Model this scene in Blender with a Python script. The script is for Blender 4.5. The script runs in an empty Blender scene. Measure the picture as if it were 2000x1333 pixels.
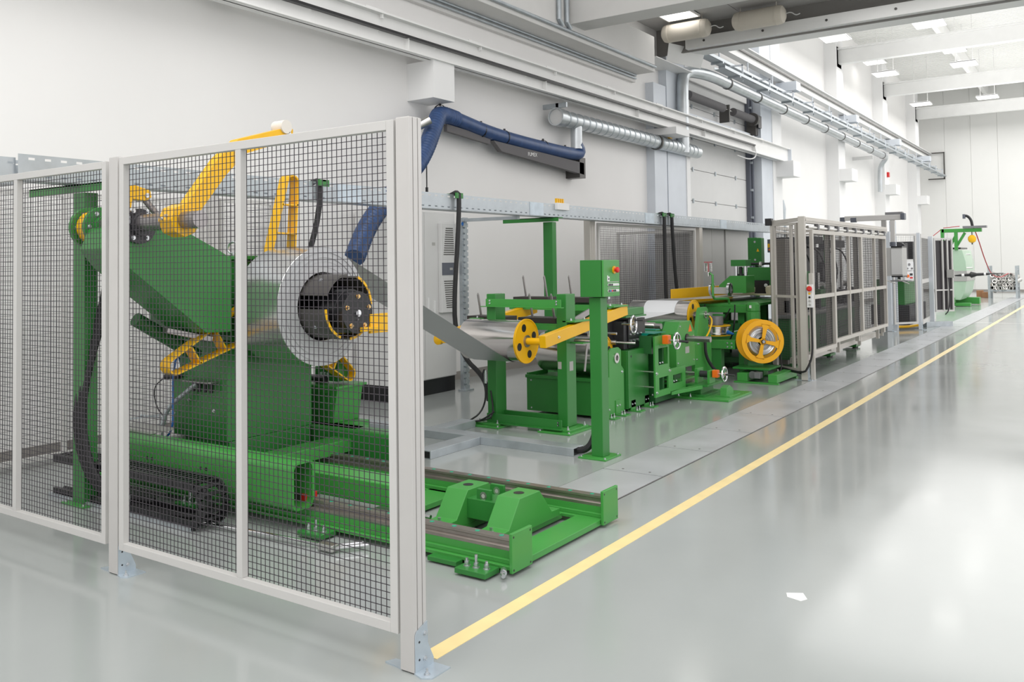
import bpy, math, random
from mathutils import Vector, Matrix
random.seed(7)
PI = math.pi
S = bpy.context.scene
COL = S.collection

# ------------------------------------------------------------------ camera, world, lights, exposure
def basis(yaw, pitch, roll):
    fwd = Vector((-math.sin(yaw) * math.cos(pitch), math.cos(yaw) * math.cos(pitch), math.sin(pitch)))
    right = Vector((math.cos(yaw), math.sin(yaw), 0)); up = right.cross(fwd)
    r = right * math.cos(roll) + up * math.sin(roll)
    u = -right * math.sin(roll) + up * math.cos(roll)
    return Matrix((r, u, -fwd)).transposed()
cam_d = bpy.data.cameras.new('camera'); cam = bpy.data.objects.new('camera', cam_d); COL.objects.link(cam)
cam.matrix_world = Matrix.Translation((0, 0, 1.63)) @ basis(.60402854, .03234615, -.0135498).to_4x4()
cam_d.sensor_width = 36; cam_d.lens = 36 * 1712.67 / 2000
cam_d.shift_x = (1000 - 982.43) / 2000; cam_d.shift_y = -(666.5 - 461.11) / 2000
cam_d.clip_end = 300
S.camera = cam

W = bpy.data.worlds.new('world'); S.world = W; W.use_nodes = True
W.node_tree.nodes['Background'].inputs[0].default_value = (1.0, .985, .975, 1)
W.node_tree.nodes['Background'].inputs[1].default_value = .95

def area(name, loc, sx, sy, power, rot=(0, 0, 0), col=(1, .985, .97)):
    l = bpy.data.lights.new(name, 'AREA'); l.shape = 'RECTANGLE'; l.size = sx; l.size_y = sy; l.energy = power; l.color = col
    o = bpy.data.objects.new(name, l); COL.objects.link(o); o.location = loc; o.rotation_euler = rot
    return o
area('hall_lamps_near', (-1.8, 1.8, 7.8), 9, 8, 480)
area('hall_lamps_middle', (-0.5, 14.6, 6.3), 7, 3.5, 100)
area('hall_lamps_far', (1.5, 33.5, 8.1), 17, 27, 1600)
area('ceiling_fill_upward', (-1.5, 34.0, 7.4), 8, 22, 360, rot=(PI, 0, 0))  # added upward fill that brightens the far ceiling, not a lamp of the hall
S.view_settings.view_transform = 'Standard'; S.view_settings.look = 'None'
S.view_settings.gamma = 1; S.view_settings.use_curve_mapping = False
S.view_settings.exposure = 0.5

# ------------------------------------------------------------------ materials
def mat(name, col, rough=.5, metal=0.0, noise=0.0, nscale=3.0, bump=0.0, bscale=40.0, emit=0.0, spec=None, stretch=None, rvar=0.0, alpha=1.0, trans=0.0, coat=0.0):
    m = bpy.data.materials.new(name); m.use_nodes = True
    nt = m.node_tree; N = nt.nodes; L = nt.links; b = N['Principled BSDF']
    b.inputs['Base Color'].default_value = (*col, 1); b.inputs['Roughness'].default_value = rough; b.inputs['Metallic'].default_value = metal
    if spec is not None: b.inputs['Specular IOR Level'].default_value = spec
    if coat: b.inputs['Coat Weight'].default_value = coat; b.inputs['Coat Roughness'].default_value = .08
    if trans: b.inputs['Transmission Weight'].default_value = trans
    if emit: b.inputs['Emission Color'].default_value = (*col, 1); b.inputs['Emission Strength'].default_value = emit
    if noise or bump or rvar:
        tc = N.new('ShaderNodeTexCoord'); mp = N.new('ShaderNodeMapping'); L.new(tc.outputs['Object'], mp.inputs[0])
        if stretch: mp.inputs['Scale'].default_value = stretch
        n = N.new('ShaderNodeTexNoise'); n.inputs['Scale'].default_value = nscale; n.inputs['Detail'].default_value = 5
        L.new(mp.outputs[0], n.inputs['Vector'])
        if noise:
            mx = N.new('ShaderNodeMix'); mx.data_type = 'RGBA'
            mx.inputs['A'].default_value = (*[c * (1 - noise) for c in col], 1); mx.inputs['B'].default_value = (*[min(1, c * (1 + noise)) for c in col], 1)
            mr = N.new('ShaderNodeMapRange'); mr.inputs[1].default_value = .3; mr.inputs[2].default_value = .7
            L.new(n.outputs['Fac'], mr.inputs[0]); L.new(mr.outputs[0], mx.inputs['Factor']); L.new(mx.outputs['Result'], b.inputs['Base Color'])
        if rvar:
            mr = N.new('ShaderNodeMapRange'); mr.inputs[1].default_value = .3; mr.inputs[2].default_value = .7
            mr.inputs[3].default_value = max(0.02, rough - rvar); mr.inputs[4].default_value = rough + rvar
            L.new(n.outputs['Fac'], mr.inputs[0]); L.new(mr.outputs[0], b.inputs['Roughness'])
        if bump:
            n2 = N.new('ShaderNodeTexNoise'); n2.inputs['Scale'].default_value = bscale; n2.inputs['Detail'].default_value = 4
            L.new(mp.outputs[0], n2.inputs['Vector'])
            bp = N.new('ShaderNodeBump'); bp.inputs['Strength'].default_value = bump; bp.inputs['Distance'].default_value = .01
            L.new(n2.outputs['Fac'], bp.inputs['Height']); L.new(bp.outputs[0], b.inputs['Normal'])
    return m

M = {}
M['floor'] = mat('floor_epoxy', (.355, .378, .370), .12, noise=.05, nscale=.7, rvar=.04, bump=.008, bscale=6, spec=.5)
M['plate'] = mat('floor_plate_metal', (.50, .515, .535), .34, .25, noise=.06, nscale=2.5, rvar=.05, bump=.02, bscale=60)
M['line'] = mat('line_paint', (.88, .70, .34), .4, noise=.05, nscale=8)
M['wall'] = mat('wall_plaster', (.85, .84, .83), .75, noise=.015, nscale=1, bump=.02, bscale=60)
M['wallfar'] = mat('far_wall_panel', (.83, .83, .81), .5, noise=.01, nscale=.6)
M['concrete'] = mat('concrete_white', (.72, .71, .695), .8, noise=.03, nscale=1.5, bump=.03, bscale=30)
M['column'] = mat('column_white', (.84, .84, .84), .7, noise=.02, nscale=1)
M['ceil'] = mat('ceiling_grey', (.50, .49, .48), .8, noise=.03)
M['dark_ceil'] = mat('girder_dark', (.25, .24, .23), .8)
M['bluegrey'] = mat('frame_bluegrey', (.66, .70, .755), .5, noise=.04, nscale=2)
M['white_steel'] = mat('white_steel', (.82, .82, .81), .45, noise=.02)
M['base'] = mat('base_grey', (.30, .28, .26), .6, noise=.06)
M['green'] = mat('green_paint', (.029, .205, .036), .33, noise=.05, nscale=2.0, spec=.5, bump=.01, bscale=90)
M['green_light'] = mat('green_paint_light', (.055, .30, .055), .36, noise=.05, nscale=2.0)
M['green_dark'] = mat('green_dark', (.02, .12, .03), .45, noise=.1)
M['teal'] = mat('teal_plastic', (.0, .25, .17), .4)
M['yellow'] = mat('yellow_paint', (.86, .47, .004), .33, noise=.03, nscale=3)
M['yellow_orange'] = mat('yellow_reel', (.88, .42, .003), .35, noise=.03, nscale=3)
M['orange'] = mat('orange_plastic', (.9, .17, .01), .4)
M['red'] = mat('red_plastic', (.65, .02, .02), .35)
M['blue'] = mat('blue_plastic', (.01, .12, .42), .35)
M['alu'] = mat('aluminium_profile', (.60, .585, .57), .42, .25, noise=.02, nscale=4)
M['alu_warm'] = mat('aluminium_warm', (.56, .53, .49), .4, .3, noise=.03, nscale=4)
M['alu_groove'] = mat('profile_groove', (.20, .19, .18), .6)
M['frame_grey'] = mat('panel_frame_paint', (.60, .59, .575), .5, noise=.015)
M['wire'] = mat('mesh_wire', (.05, .043, .052), .5)
M['wire_far'] = mat('mesh_wire_far', (.06, .055, .06), .5)
M['galv'] = mat('galvanised', (.46, .50, .53), .38, .55, noise=.12, nscale=6, rvar=.08)
M['zinc'] = mat('zinc_plate', (.50, .57, .63), .34, .5, noise=.1, nscale=10)
M['duct'] = mat('duct_steel', (.55, .58, .60), .3, .7, noise=.08, nscale=5)
M['steel'] = mat('bright_steel', (.62, .61, .59), .22, .95, noise=.06, nscale=5)
M['roll'] = mat('roller_steel', (.66, .63, .61), .20, .95, noise=.10, nscale=3, stretch=(.2, 9, 9), rvar=.07)
M['coil'] = mat('coil_steel', (.70, .70, .70), .27, .9, noise=.05, nscale=3, stretch=(.3, 3, 3))
M['coil_edge'] = mat('coil_edge_steel', (.50, .505, .52), .55, .3, noise=.04, nscale=5)
M['strip'] = mat('strip_steel', (.60, .605, .61), .33, .85, noise=.03, nscale=2)
M['brush'] = mat('shaft_steel', (.36, .34, .34), .32, .85, noise=.1, nscale=8)
M['rail'] = mat('rail_steel', (.33, .29, .265), .35, .8, noise=.12, nscale=6)
M['chrome'] = mat('chrome', (.75, .76, .78), .12, 1.0)
M['bolt'] = mat('bolt_zinc', (.62, .64, .66), .25, .9)
M['brass'] = mat('brass_bolt', (.7, .48, .22), .3, .9)
M['black'] = mat('black_paint', (.012, .012, .014), .35)
M['black_soft'] = mat('black_rubber', (.015, .015, .017), .6, bump=.1, bscale=200)
M['dgrey'] = mat('dark_grey_metal', (.09, .085, .08), .4, .3)
M['char'] = mat('charcoal_block', (.035, .028, .026), .5, noise=.1)
M['cab'] = mat('cabinet_lightgrey', (.66, .66, .655), .5, noise=.015)
M['cab2'] = mat('cabinet_grey', (.46, .455, .445), .5, noise=.02)
M['slate'] = mat('slate_panel', (.11, .12, .15), .4)
M['hose'] = mat('blue_hose', (.035, .075, .19), .38, noise=.15, nscale=8, bump=.15, bscale=60)
M['grey_rubber'] = mat('grey_foam', (.12, .115, .12), .7)
M['tank'] = mat('tank_cream', (.66, .61, .53), .5, noise=.03)
M['lamp'] = mat('lamp_glow', (1, .98, .95), .5, emit=2.6)
M['glow'] = mat('work_lamp_glow', (1, .8, .6), .5, emit=6)
M['sign_white'] = mat('label_white', (.8, .8, .8), .5)
M['sign_grey'] = mat('label_grey', (.42, .42, .40), .5)
M['sheet'] = mat('sheet_white', (.82, .83, .85), .35)
M['cream'] = mat('cream_cloth', (.62, .55, .42), .8)
M['washer'] = mat('washer_paint', (.42, .58, .44), .3, noise=.04)
M['washer_steel'] = mat('washer_steel', (.62, .62, .6), .25, .6)
M['wood'] = mat('cardboard', (.38, .20, .10), .8)
M['copper'] = mat('red_hose', (.45, .02, .03), .4)
M['glass'] = mat('clear_glass', (.95, .95, .93), .05, trans=.95)
M['smoke'] = mat('cover_brown_grey', (.18, .165, .15), .5)
M['machine_grey'] = mat('machine_grey', (.22, .22, .23), .4, .4, noise=.15, nscale=4)
M['machine_dark'] = mat('machine_dark', (.05, .05, .055), .45, .3, noise=.2, nscale=4)
M['roller_white'] = mat('white_roller', (.74, .70, .64), .5)
M['tape'] = mat('green_tape', (.02, .35, .2), .5)

# ------------------------------------------------------------------ mesh builder
class MB:
    def __init__(s): s.v = []; s.f = []; s.X = None; s.c = []
    def add(s, vs, fs):
        n = len(s.v); s.c.append((n, len(s.f)))
        s.v += [tuple(s.X @ Vector(p)) if s.X else tuple(p) for p in vs]; s.f += [tuple(i + n for i in f) for f in fs]; return s
    def box(s, x0, x1, y0, y1, z0, z1):
        if x0 > x1: x0, x1 = x1, x0
        if y0 > y1: y0, y1 = y1, y0
        if z0 > z1: z0, z1 = z1, z0
        return s.add([(x0, y0, z0), (x1, y0, z0), (x1, y1, z0), (x0, y1, z0), (x0, y0, z1), (x1, y0, z1), (x1, y1, z1), (x0, y1, z1)],
                     [(0, 3, 2, 1), (4, 5, 6, 7), (0, 1, 5, 4), (1, 2, 6, 5), (2, 3, 7, 6), (3, 0, 4, 7)])
    def bar(s, a, b, w, h, up=(0, 0, 1)):
        a = Vector(a); b = Vector(b); d = (b - a)
        if d.length < 1e-6: return s
        d.normalize(); u = Vector(up); r = d.cross(u)
        if r.length < 1e-4: r = d.cross(Vector((0, 1, 0)))
        r.normalize(); u = r.cross(d); r *= w / 2; u *= h / 2
        return s.add([a - r - u, a + r - u, a + r + u, a - r + u, b - r - u, b + r - u, b + r + u, b - r + u],
                     [(0, 3, 2, 1)[::-1], (4, 5, 6, 7)[::-1], (0, 1, 5, 4)[::-1], (1, 2, 6, 5)[::-1], (2, 3, 7, 6)[::-1], (3, 0, 4, 7)[::-1]])
    def lathe(s, o, ax, prof, n=24, closed=False):
        o = Vector(o); ax = Vector(ax).normalized(); t = Vector((0, 0, 1)) if abs(ax.z) < .9 else Vector((1, 0, 0))
        e1 = ax.cross(t).normalized(); e2 = ax.cross(e1); m = len(prof)
        vs = []
        for k in range(n):
            c = math.cos(2 * PI * k / n); q = math.sin(2 * PI * k / n)
            for r, h in prof: vs.append(o + ax * h + (e1 * c + e2 * q) * r)
        fs = []
        for k in range(n):
            k2 = (k + 1) % n
            for j in range(m if closed else m - 1):
                j2 = (j + 1) % m; fs.append((k * m + j, k * m + j2, k2 * m + j2, k2 * m + j))
        if not closed:
            if prof[0][0] > 1e-6: fs.append(tuple(k * m for k in range(n)))
            if prof[-1][0] > 1e-6: fs.append(tuple(k * m + m - 1 for k in reversed(range(n))))
        return s.add(vs, fs)
    def cyl(s, a, b, r, n=20, r2=None):
        a = Vector(a); b = Vector(b); L = (b - a).length
        return s.lathe(a, b - a, [(r, 0), (r if r2 is None else r2, L)], n)
    def ring(s, a, b, ro, ri, n=32):
        a = Vector(a); b = Vector(b); L = (b - a).length
        return s.lathe(a, b - a, [(ri, 0), (ro, 0), (ro, L), (ri, L)], n, True)
    def torus(s, c, ax, R, r, n=32, m=10):
        return s.lathe(c, ax, [(R + r * math.cos(2 * PI * j / m), r * math.sin(2 * PI * j / m)) for j in range(m)], n, True)
    def tube(s, pts, r, n=10, smooth=0, ribs=0):
        P = [Vector(p) for p in pts]
        for _ in range(smooth):
            Q = [P[0]]
            for i in range(len(P) - 1): Q += [P[i] * .75 + P[i + 1] * .25, P[i] * .25 + P[i + 1] * .75]
            P = Q + [P[-1]]
        if ribs:
            Ls = [0]
            for i in range(1, len(P)): Ls.append(Ls[-1] + (P[i] - P[i - 1]).length)
            cnt = max(4, int(Ls[-1] / ribs)); R = []; j = 0
            for k in range(cnt + 1):
                t = Ls[-1] * k / cnt
                while j < len(P) - 2 and Ls[j + 1] < t: j += 1
                w = (t - Ls[j]) / max(1e-9, Ls[j + 1] - Ls[j]); R.append(P[j].lerp(P[j + 1], w))
            P = R
        m = len(P); d = (P[1] - P[0]).normalized(); u = Vector((0, 0, 1)) if abs(d.z) < .9 else Vector((1, 0, 0))
        e = (u - d * u.dot(d)).normalized(); vs = []
        for i, p in enumerate(P):
            d = ((P[i + 1] - p) if i == 0 else (p - P[i - 1]) if i == m - 1 else (P[i + 1] - P[i - 1])).normalized()
            e = (e - d * e.dot(d)).normalized(); g = d.cross(e)
            rr = r * (1 + (.05 if i % 2 else -.05)) if ribs else r
            for k in range(n): vs.append(p + (e * math.cos(2 * PI * k / n) + g * math.sin(2 * PI * k / n)) * rr)
        fs = [(i * n + k, i * n + (k + 1) % n, (i + 1) * n + (k + 1) % n, (i + 1) * n + k) for i in range(m - 1) for k in range(n)]
        fs.append(tuple(reversed(range(n)))); fs.append(tuple((m - 1) * n + k for k in range(n)))
        return s.add(vs, fs)
    def prism(s, poly, a0, a1, axis='x'):
        # poly: 2D points; axis x -> (y,z), y -> (x,z), z -> (x,y)
        def q(p, h): return (h, p[0], p[1]) if axis == 'x' else (p[0], h, p[1]) if axis == 'y' else (p[0], p[1], h)
        n = len(poly)
        return s.add([q(p, a0) for p in poly] + [q(p, a1) for p in poly],
                     [tuple(reversed(range(n))), tuple(range(n, 2 * n))] + [(i, (i + 1) % n, n + (i + 1) % n, n + i) for i in range(n)])
    def holed(s, outer, holes_quad, a0, a1, axis='x'):
        return s
    def ringplate(s, outer, inner, a0, a1, axis='x'):
        # two closed loops with equal counts -> plate with a hole
        def q(p, h): return (h, p[0], p[1]) if axis == 'x' else (p[0], h, p[1]) if axis == 'y' else (p[0], p[1], h)
        n = len(outer); vs = [q(p, a0) for p in outer] + [q(p, a0) for p in inner] + [q(p, a1) for p in outer] + [q(p, a1) for p in inner]
        fs = []
        for i in range(n):
            j = (i + 1) % n
            fs += [(i, n + i, n + j, j), (2 * n + i, 2 * n + j, 3 * n + j, 3 * n + i), (i, j, 2 * n + j, 2 * n + i), (n + i, 3 * n + i, 3 * n + j, n + j)]
        return s.add(vs, fs)
    def bolt(s, p, ax=(0, 0, 1), r=.012, h=.015, shank=.0):
        p = Vector(p); a = Vector(ax).normalized()
        s.cyl(p, p + a * .003, r * 1.5, 10); s.cyl(p + a * .003, p + a * (.003 + h), r, 6)
        if shank: s.cyl(p + a * h, p + a * (h + shank), r * .55, 8)
        return s
    def handwheel(s, c, ax, R, handle=.1, m=.012):
        c = Vector(c); a = Vector(ax).normalized(); s.torus(c, a, R - m, m, 28, 8); s.cyl(c - a * .02, c + a * .02, R * .22, 12)
        t = Vector((0, 0, 1)); e = a.cross(t).normalized(); g = a.cross(e)
        for k in range(3):
            d = e * math.cos(2 * PI * k / 3 + .5) + g * math.sin(2 * PI * k / 3 + .5); s.bar(c, c + d * (R - m), .012, .02, a)
        return s

def mk(name, mb, m, origin=(0, 0, 0), parent=None, bevel=0.0):
    o3 = Vector(origin)
    me = bpy.data.meshes.new(name); me.from_pydata([tuple(Vector(p) - o3) for p in mb.v], [], mb.f)
    import bmesh
    bm = bmesh.new(); bm.from_mesh(me); bmesh.ops.recalc_face_normals(bm, faces=bm.faces); bm.to_mesh(me); bm.free()
    me.polygons.foreach_set('use_smooth', [True] * len(me.polygons)); me.set_sharp_from_angle(angle=math.radians(33))
    me.materials.append(M[m] if isinstance(m, str) else m)
    o = bpy.data.objects.new(name, me); COL.objects.link(o)
    if parent: o.parent = parent
    else: o.location = o3
    if parent and len(mb.c) > 2 and any(k in name for k in STUFF): o['kind'] = 'stuff'
    if bevel:
        b = o.modifiers.new('bevel', 'BEVEL'); b.width = bevel; b.segments = 2; b.limit_method = 'ANGLE'; b.angle_limit = math.radians(40); b.harden_normals = True
    return o

SPLIT = {'splice_plate', 'bracket', 'tray_support', 'bracket_box', 'top_bracket', 'hanger', 'clamp', 'rail_clip', 'stiffener', 'relay', 'cylinders', 'louvre', 'stub_post', 'track_hanger', 'rear_post',
         'pillar', 'clamp_ring', 'measuring_wheel', 'spindle_bracket', 'pin', 'crossbeam', 'jib_post', 'brace', 'end_cap', 'shelf_handle', 'machine_hoses', 'cable_loops', 'foot_frame', 'support_foot', 'side_rung', 'guide_rod',
         'cross_rod', 'bed', 'upper_unit', 'cross_beam', 'end_frame', 'strap', 'flange_hole', 'indicator', 'latch', 'pneumatic_rods', 'cable_gland', 'lifting_eye', 'base_flange', 'valve_block', 'work_lamp', 'white_band', 'chain_tray', 'top_rail', 'type_label'}
STUFF = ('bolt', 'hole', 'screw', 'rail_cap', 'ribs', 'fitting', 'slots', 'louvre_', 'hinge', 'door_roller', 'tray_support_', 'valve_gauge')
class T:
    """a thing: an Empty at its base that parents its parts"""
    def __init__(s, name, label, cat, loc, group=None):
        s.o = bpy.data.objects.new(name, None); COL.objects.link(s.o); s.o.location = loc; s.o.empty_display_size = .1
        s.o['label'] = label; s.o['category'] = cat; s.loc = Vector(loc)
        if group: s.o['group'] = group
    def p(s, name, mb, m, parent=None, label=None, bevel=0.0, kind=None):
        if name in SPLIT and len(mb.c) > 1:
            ends = mb.c[1:] + [(len(mb.v), len(mb.f))]
            for (v0, f0), (v1, f1) in zip(mb.c, ends):
                c = MB(); c.v = mb.v[v0:v1]; c.f = [tuple(i - v0 for i in f) for f in mb.f[f0:f1]]
                o = s.p1(name, c, m, parent, label, bevel, kind)
            return o
        return s.p1(name, mb, m, parent, label, bevel, kind)
    def p1(s, name, mb, m, parent=None, label=None, bevel=0.0, kind=None):
        o = mk(name, mb, m, s.loc, parent or s.o, bevel)
        if label: o['label'] = label
        if kind: o['kind'] = kind
        return o
def solo(name, mb, m, label, cat, loc, group=None, bevel=0.0, kind=None):
    o = mk(name, mb, m, loc, None, bevel); o['label'] = label; o['category'] = cat
    if group: o['group'] = group
    if kind: o['kind'] = kind
    return o
def struct(name, mb, m, loc=(0, 0, 0), bevel=0.0, label=None):
    o = mk(name, mb, m, loc, None, bevel); o['kind'] = 'structure'
    if label: o['label'] = label
    return o
def dup(root, loc, rot=None, label=None):
    def rec(o, par):
        c = o.copy(); COL.objects.link(c); c.parent = par
        for ch in [k for k in BY.get(o.name, [])]: rec(ch, c)
        return c
    BY = {}
    for ob in COL.objects:
        if ob.parent: BY.setdefault(ob.parent.name, []).append(ob)
    c = rec(root, None); c.location = loc
    if rot is not None: c.rotation_euler = (0, 0, rot)
    if label: c['label'] = label
    return c
def text_mesh(name, body, size, m, mtx, parent, ext=.0005):
    cu = bpy.data.curves.new(name, 'FONT'); cu.body = body; cu.size = size; cu.extrude = ext; cu.align_x = 'CENTER'; cu.align_y = 'CENTER'
    ob = bpy.data.objects.new(name, cu); COL.objects.link(ob)
    dg = bpy.context.evaluated_depsgraph_get(); me = bpy.data.meshes.new_from_object(ob.evaluated_get(dg)); bpy.data.objects.remove(ob)
    me.transform(mtx); me.materials.clear(); me.materials.append(M[m]); o = bpy.data.objects.new(name, me); COL.objects.link(o); o.parent = parent
    return o

# ------------------------------------------------------------------ the room
floor = struct('floor', MB().box(-7.9, 12, -8, 48.4, -.2, 0), 'floor')
for k in range(40):
    y0 = 5.19 + k * 1.0
    if y0 > 44: break
    o = mk('floor_plate', MB().box(-3.34, -2.835, y0 + .007, y0 + .993, -.002, .005), 'plate', (0, 0, 0), floor)
mb = MB()
for k in range(40):
    y0 = 5.19 + k
    for x in (-3.2, -2.97): mb.cyl((x, y0 + .07, .0045), (x, y0 + .07, .0062), .010, 8)
o = mk('plate_screw', mb, 'dgrey', (0, 0, 0), floor); o['kind'] = 'stuff'
mk('plate_bed', MB().box(-3.34, -2.835, 5.19, 44.2, 0, .001), 'black', (0, 0, 0), floor)
mk('plate_joint', MB().box(-3.35, -3.341, 5.1, 45.2, 0, .0015).box(-2.834, -2.822, 5.1, 45.2, 0, .0015), 'dgrey', (0, 0, 0), floor)
mk('yellow_line', MB().box(-2.42, -2.335, 2.86, 48, 0, .002), 'line', (0, 0, 0), floor)
mk('paint_scuff', MB().prism([(-1.35, 4.36), (-1.28, 4.40), (-1.24, 4.33), (-1.26, 4.29), (-1.33, 4.31)], 0, .001, 'z'), 'sign_white', (0, 0, 0), floor)
mk('floor_joint', MB().box(-7.7, 9, 24.98, 25.04, 0, .001), 'cab', (0, 0, 0), floor)

struct('wall_left', MB().box(-7.9, -7.7, -8, 18.15, 0, 7.2).box(-7.9, -7.7, 22.75, 48.2, 0, 11).box(-7.9, -7.7, 18.15, 22.75, 5.75, 11).box(-7.9, -7.7, 17.3, 18.15, 7.2, 11), 'wall')
far = struct('wall_far', MB().box(-7.9, 12, 48.25, 48.4, 0, 11), 'concrete')
for k in range(17):
    x0 = -7.7 + k * 1.15
    mk('wall_panel', MB().box(x0 + .004, x0 + 1.146, 48.2, 48.25, 0.1, 11), 'wallfar', (0, 0, 0), far)
struct('baseboard_left', MB().box(-7.7, -7.685, -8, 17, 0, .11).box(-7.7, -7.685, 24.6, 48.2, 0, .1), 'base')
struct('baseboard_far', MB().box(-7.7, 12, 48.17, 48.2, 0, .1), 'base')

# sectional door
door = struct('door_1', MB().box(-7.85, -7.80, 18.15, 22.75, 0, 5.75), 'cab')
zs = [0, .74, 1.48, 2.27, 3.02, 3.74, 4.46, 5.18, 5.75]
for a, b in zip(zs, zs[1:]):
    p = mk('door_panel', MB().box(-7.80, -7.765, 18.17, 22.6, a + .006, b - .006), 'cab', (0, 0, 0), door, .004)
mb = MB()
for z in zs[1:-1]:
    for y in (18.9, 20.3, 21.7): mb.box(-7.765, -7.74, y - .03, y + .03, z - .05, z + .05)
mk('door_hinge', mb, 'galv', (0, 0, 0), door)
mk('guide_rail', MB().box(-7.76, -7.62, 22.62, 22.72, 0, 6.0).box(-7.76, -7.66, 22.5, 22.62, 0, 6.0), 'slate', (0, 0, 0), door)
mb = MB()
for k in range(9): mb.cyl((-7.68, 22.55, .6 + k * .72), (-7.60, 22.55, .6 + k * .72), .035, 10)
mk('door_roller', mb, 'galv', (0, 0, 0), door)
t = T('door_spring_shaft', 'dark grey torsion spring shaft above the sectional door', 'door spring', (-7.5, 18.2, 5.3))
t.p('shaft', MB().cyl((-7.5, 18.1, 5.3), (-7.5, 23.0, 5.3), .022), 'steel')
t.p('spring', MB().cyl((-7.5, 18.1, 5.3), (-7.5, 20.2, 5.3), .10, 20), 'grey_rubber')
t.p('spring', MB().cyl((-7.5, 20.9, 5.3), (-7.5, 22.3, 5.3), .10, 20), 'grey_rubber')
t.p('drum', MB().cyl((-7.5, 22.3, 5.3), (-7.5, 22.42, 5.3), .17, 24), 'dgrey')
t.p('drive_motor', MB().box(-7.58, -7.40, 22.5, 22.75, 5.1, 5.42).cyl((-7.5, 22.6, 4.9), (-7.5, 22.6, 5.1), .05), 'black')
t.p('bracket', MB().box(-7.7, -7.45, 20.5, 20.56, 5.0, 5.42).box(-7.7, -7.45, 22.44, 22.48, 4.9, 5.45), 'dgrey')
t.p('lintel_rail', MB().box(-7.7, -7.6, 18.1, 22.8, 4.78, 4.95), 'bluegrey')

# columns along the left wall
struct('trim_1', MB().box(-7.7, -7.52, 16.35, 16.95, 0, 5.3).box(-7.7, -7.52, 17.0, 17.95, 0, 7.2), 'bluegrey')
struct('trim_2', MB().box(-7.72, -7.50, 17.95, 18.15, 0, 7.2), 'column')
struct('trim_3', MB().box(-7.7, -7.44, 22.8, 23.7, 0, 8.2), 'bluegrey')
struct('trim_4', MB().box(-7.7, -7.42, 23.7, 24.5, 0, 9.6), 'column')
for i, y in enumerate((30.3, 37.6, 44.8)):
    struct('trim_%d' % (5 + i), MB().box(-7.7, -7.30, y, y + .9, 0, 9.6), 'column')
for i, (y0, y1, x1, z0, z1) in enumerate(((8.93, 9.38, -7.24, 3.84, 4.34), (23.95, 24.6, -6.95, 3.92, 4.34), (30.35, 31.15, -6.9, 4.25, 4.65), (37.65, 38.45, -6.9, 4.22, 4.62), (44.85, 45.65, -6.9, 4.18, 4.58), (16.30, 16.97, -7.02, 4.195, 4.335))):
    struct('trim_%d' % (8 + i), MB().box(-7.7 if y0 < 25 else -7.3, x1, y0, y1, z0, z1), 'column')
# precast beams and roof
struct('trim_14', MB().box(-7.7, -7.2, -8, 15.75, 5.35, 6.05).box(-7.7, -7.62, -8, 15.75, 5.2, 5.35), 'concrete', bevel=.01)
struct('trim_15', MB().box(-7.2, 6, 12.45, 12.95, 5.57, 6.6), 'concrete', bevel=.01)
c1 = struct('ceiling', MB().box(-7.7, 6, 12.9, 17.0, 6.52, 6.6).box(-7.9, 6, -2, 12.5, 8.4, 8.5), 'ceil')
for i in range(7):
    for j in range(4):
        x0 = -7.7 + i * 1.9; y0 = 12.96 + j * 1.0
        mk('ceiling_panel', MB().box(x0 + .006, x0 + 1.894, y0 + .006, y0 + .994, 6.50, 6.52), 'ceil', (0, 0, 0), c1)
struct('trim_16', MB().box(-7.7, 6, 16.95, 17.0, 5.95, 6.6), 'dark_ceil')
g = struct('trim_17', MB().prism([(16.80, 5.98), (17.55, 5.98), (17.55, 6.10), (17.1, 6.14), (16.80, 6.20)], -7.0, 6, 'x'), 'white_steel', bevel=.005)
mb = MB()
for k in range(10): mb.cyl((-6.6 + k * 1.2, 16.79, 6.1), (-6.6 + k * 1.2, 16.80, 6.1), .025, 8)
mk('bolt_head', mb, 'dgrey', (0, 0, 0), g)
fs = T('fairing_sheet', 'bent white sheet metal fairing at the wall end of the roof girder', 'metal sheet', (-7.1, 16.5, 5.6))
fs.p('upper_sheet', MB().add([(-7.25, 16.55, 6.1), (-6.85, 17.5, 6.05), (-7.0, 17.6, 5.72), (-7.35, 16.65, 5.75)], [(0, 1, 2, 3)]).add([(-7.26, 16.57, 6.1), (-6.86, 17.52, 6.05), (-7.01, 17.62, 5.72), (-7.36, 16.67, 5.75)], [(0, 1, 2, 3)]), 'white_steel')
fs.p('lower_sheet', MB().box(-7.68, -7.18, 15.78, 17.6, 5.66, 5.675), 'white_steel')

r = struct('ceiling.001', MB().box(-7.9, 12, 17.0, 48.4, 10.0, 10.1), 'wallfar')
mb = MB()
y = 24.0
while y < 48:
    mb.prism([(y, 9.9), (y + .06, 9.9), (y + .09, 10.0), (y - .03, 10.0)], -7.7, 6, 'x'); y += .2
o = mk('roof_corrugation', mb, 'wallfar', (0, 0, 0), r); o['kind'] = 'stuff'
for i, y in enumerate((23.9, 30.7, 38.0, 45.2)):
    struct('trim_%d' % (18 + i), MB().box(-7.3, 10, y - .14, y + .14, 8.22, 8.68).box(-7.3, 10, y - .22, y + .22, 8.68, 8.74).box(-7.7, -7.3, y - .3, y + .3, 8.1, 8.8), 'white_steel', bevel=.008)
for i, x in enumerate((-4.6, -1.5, 1.6)):
    struct('trim_%d' % (22 + i), MB().box(x - .08, x + .08, 17.2, 48.2, 9.4, 9.9), 'white_steel')

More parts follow.
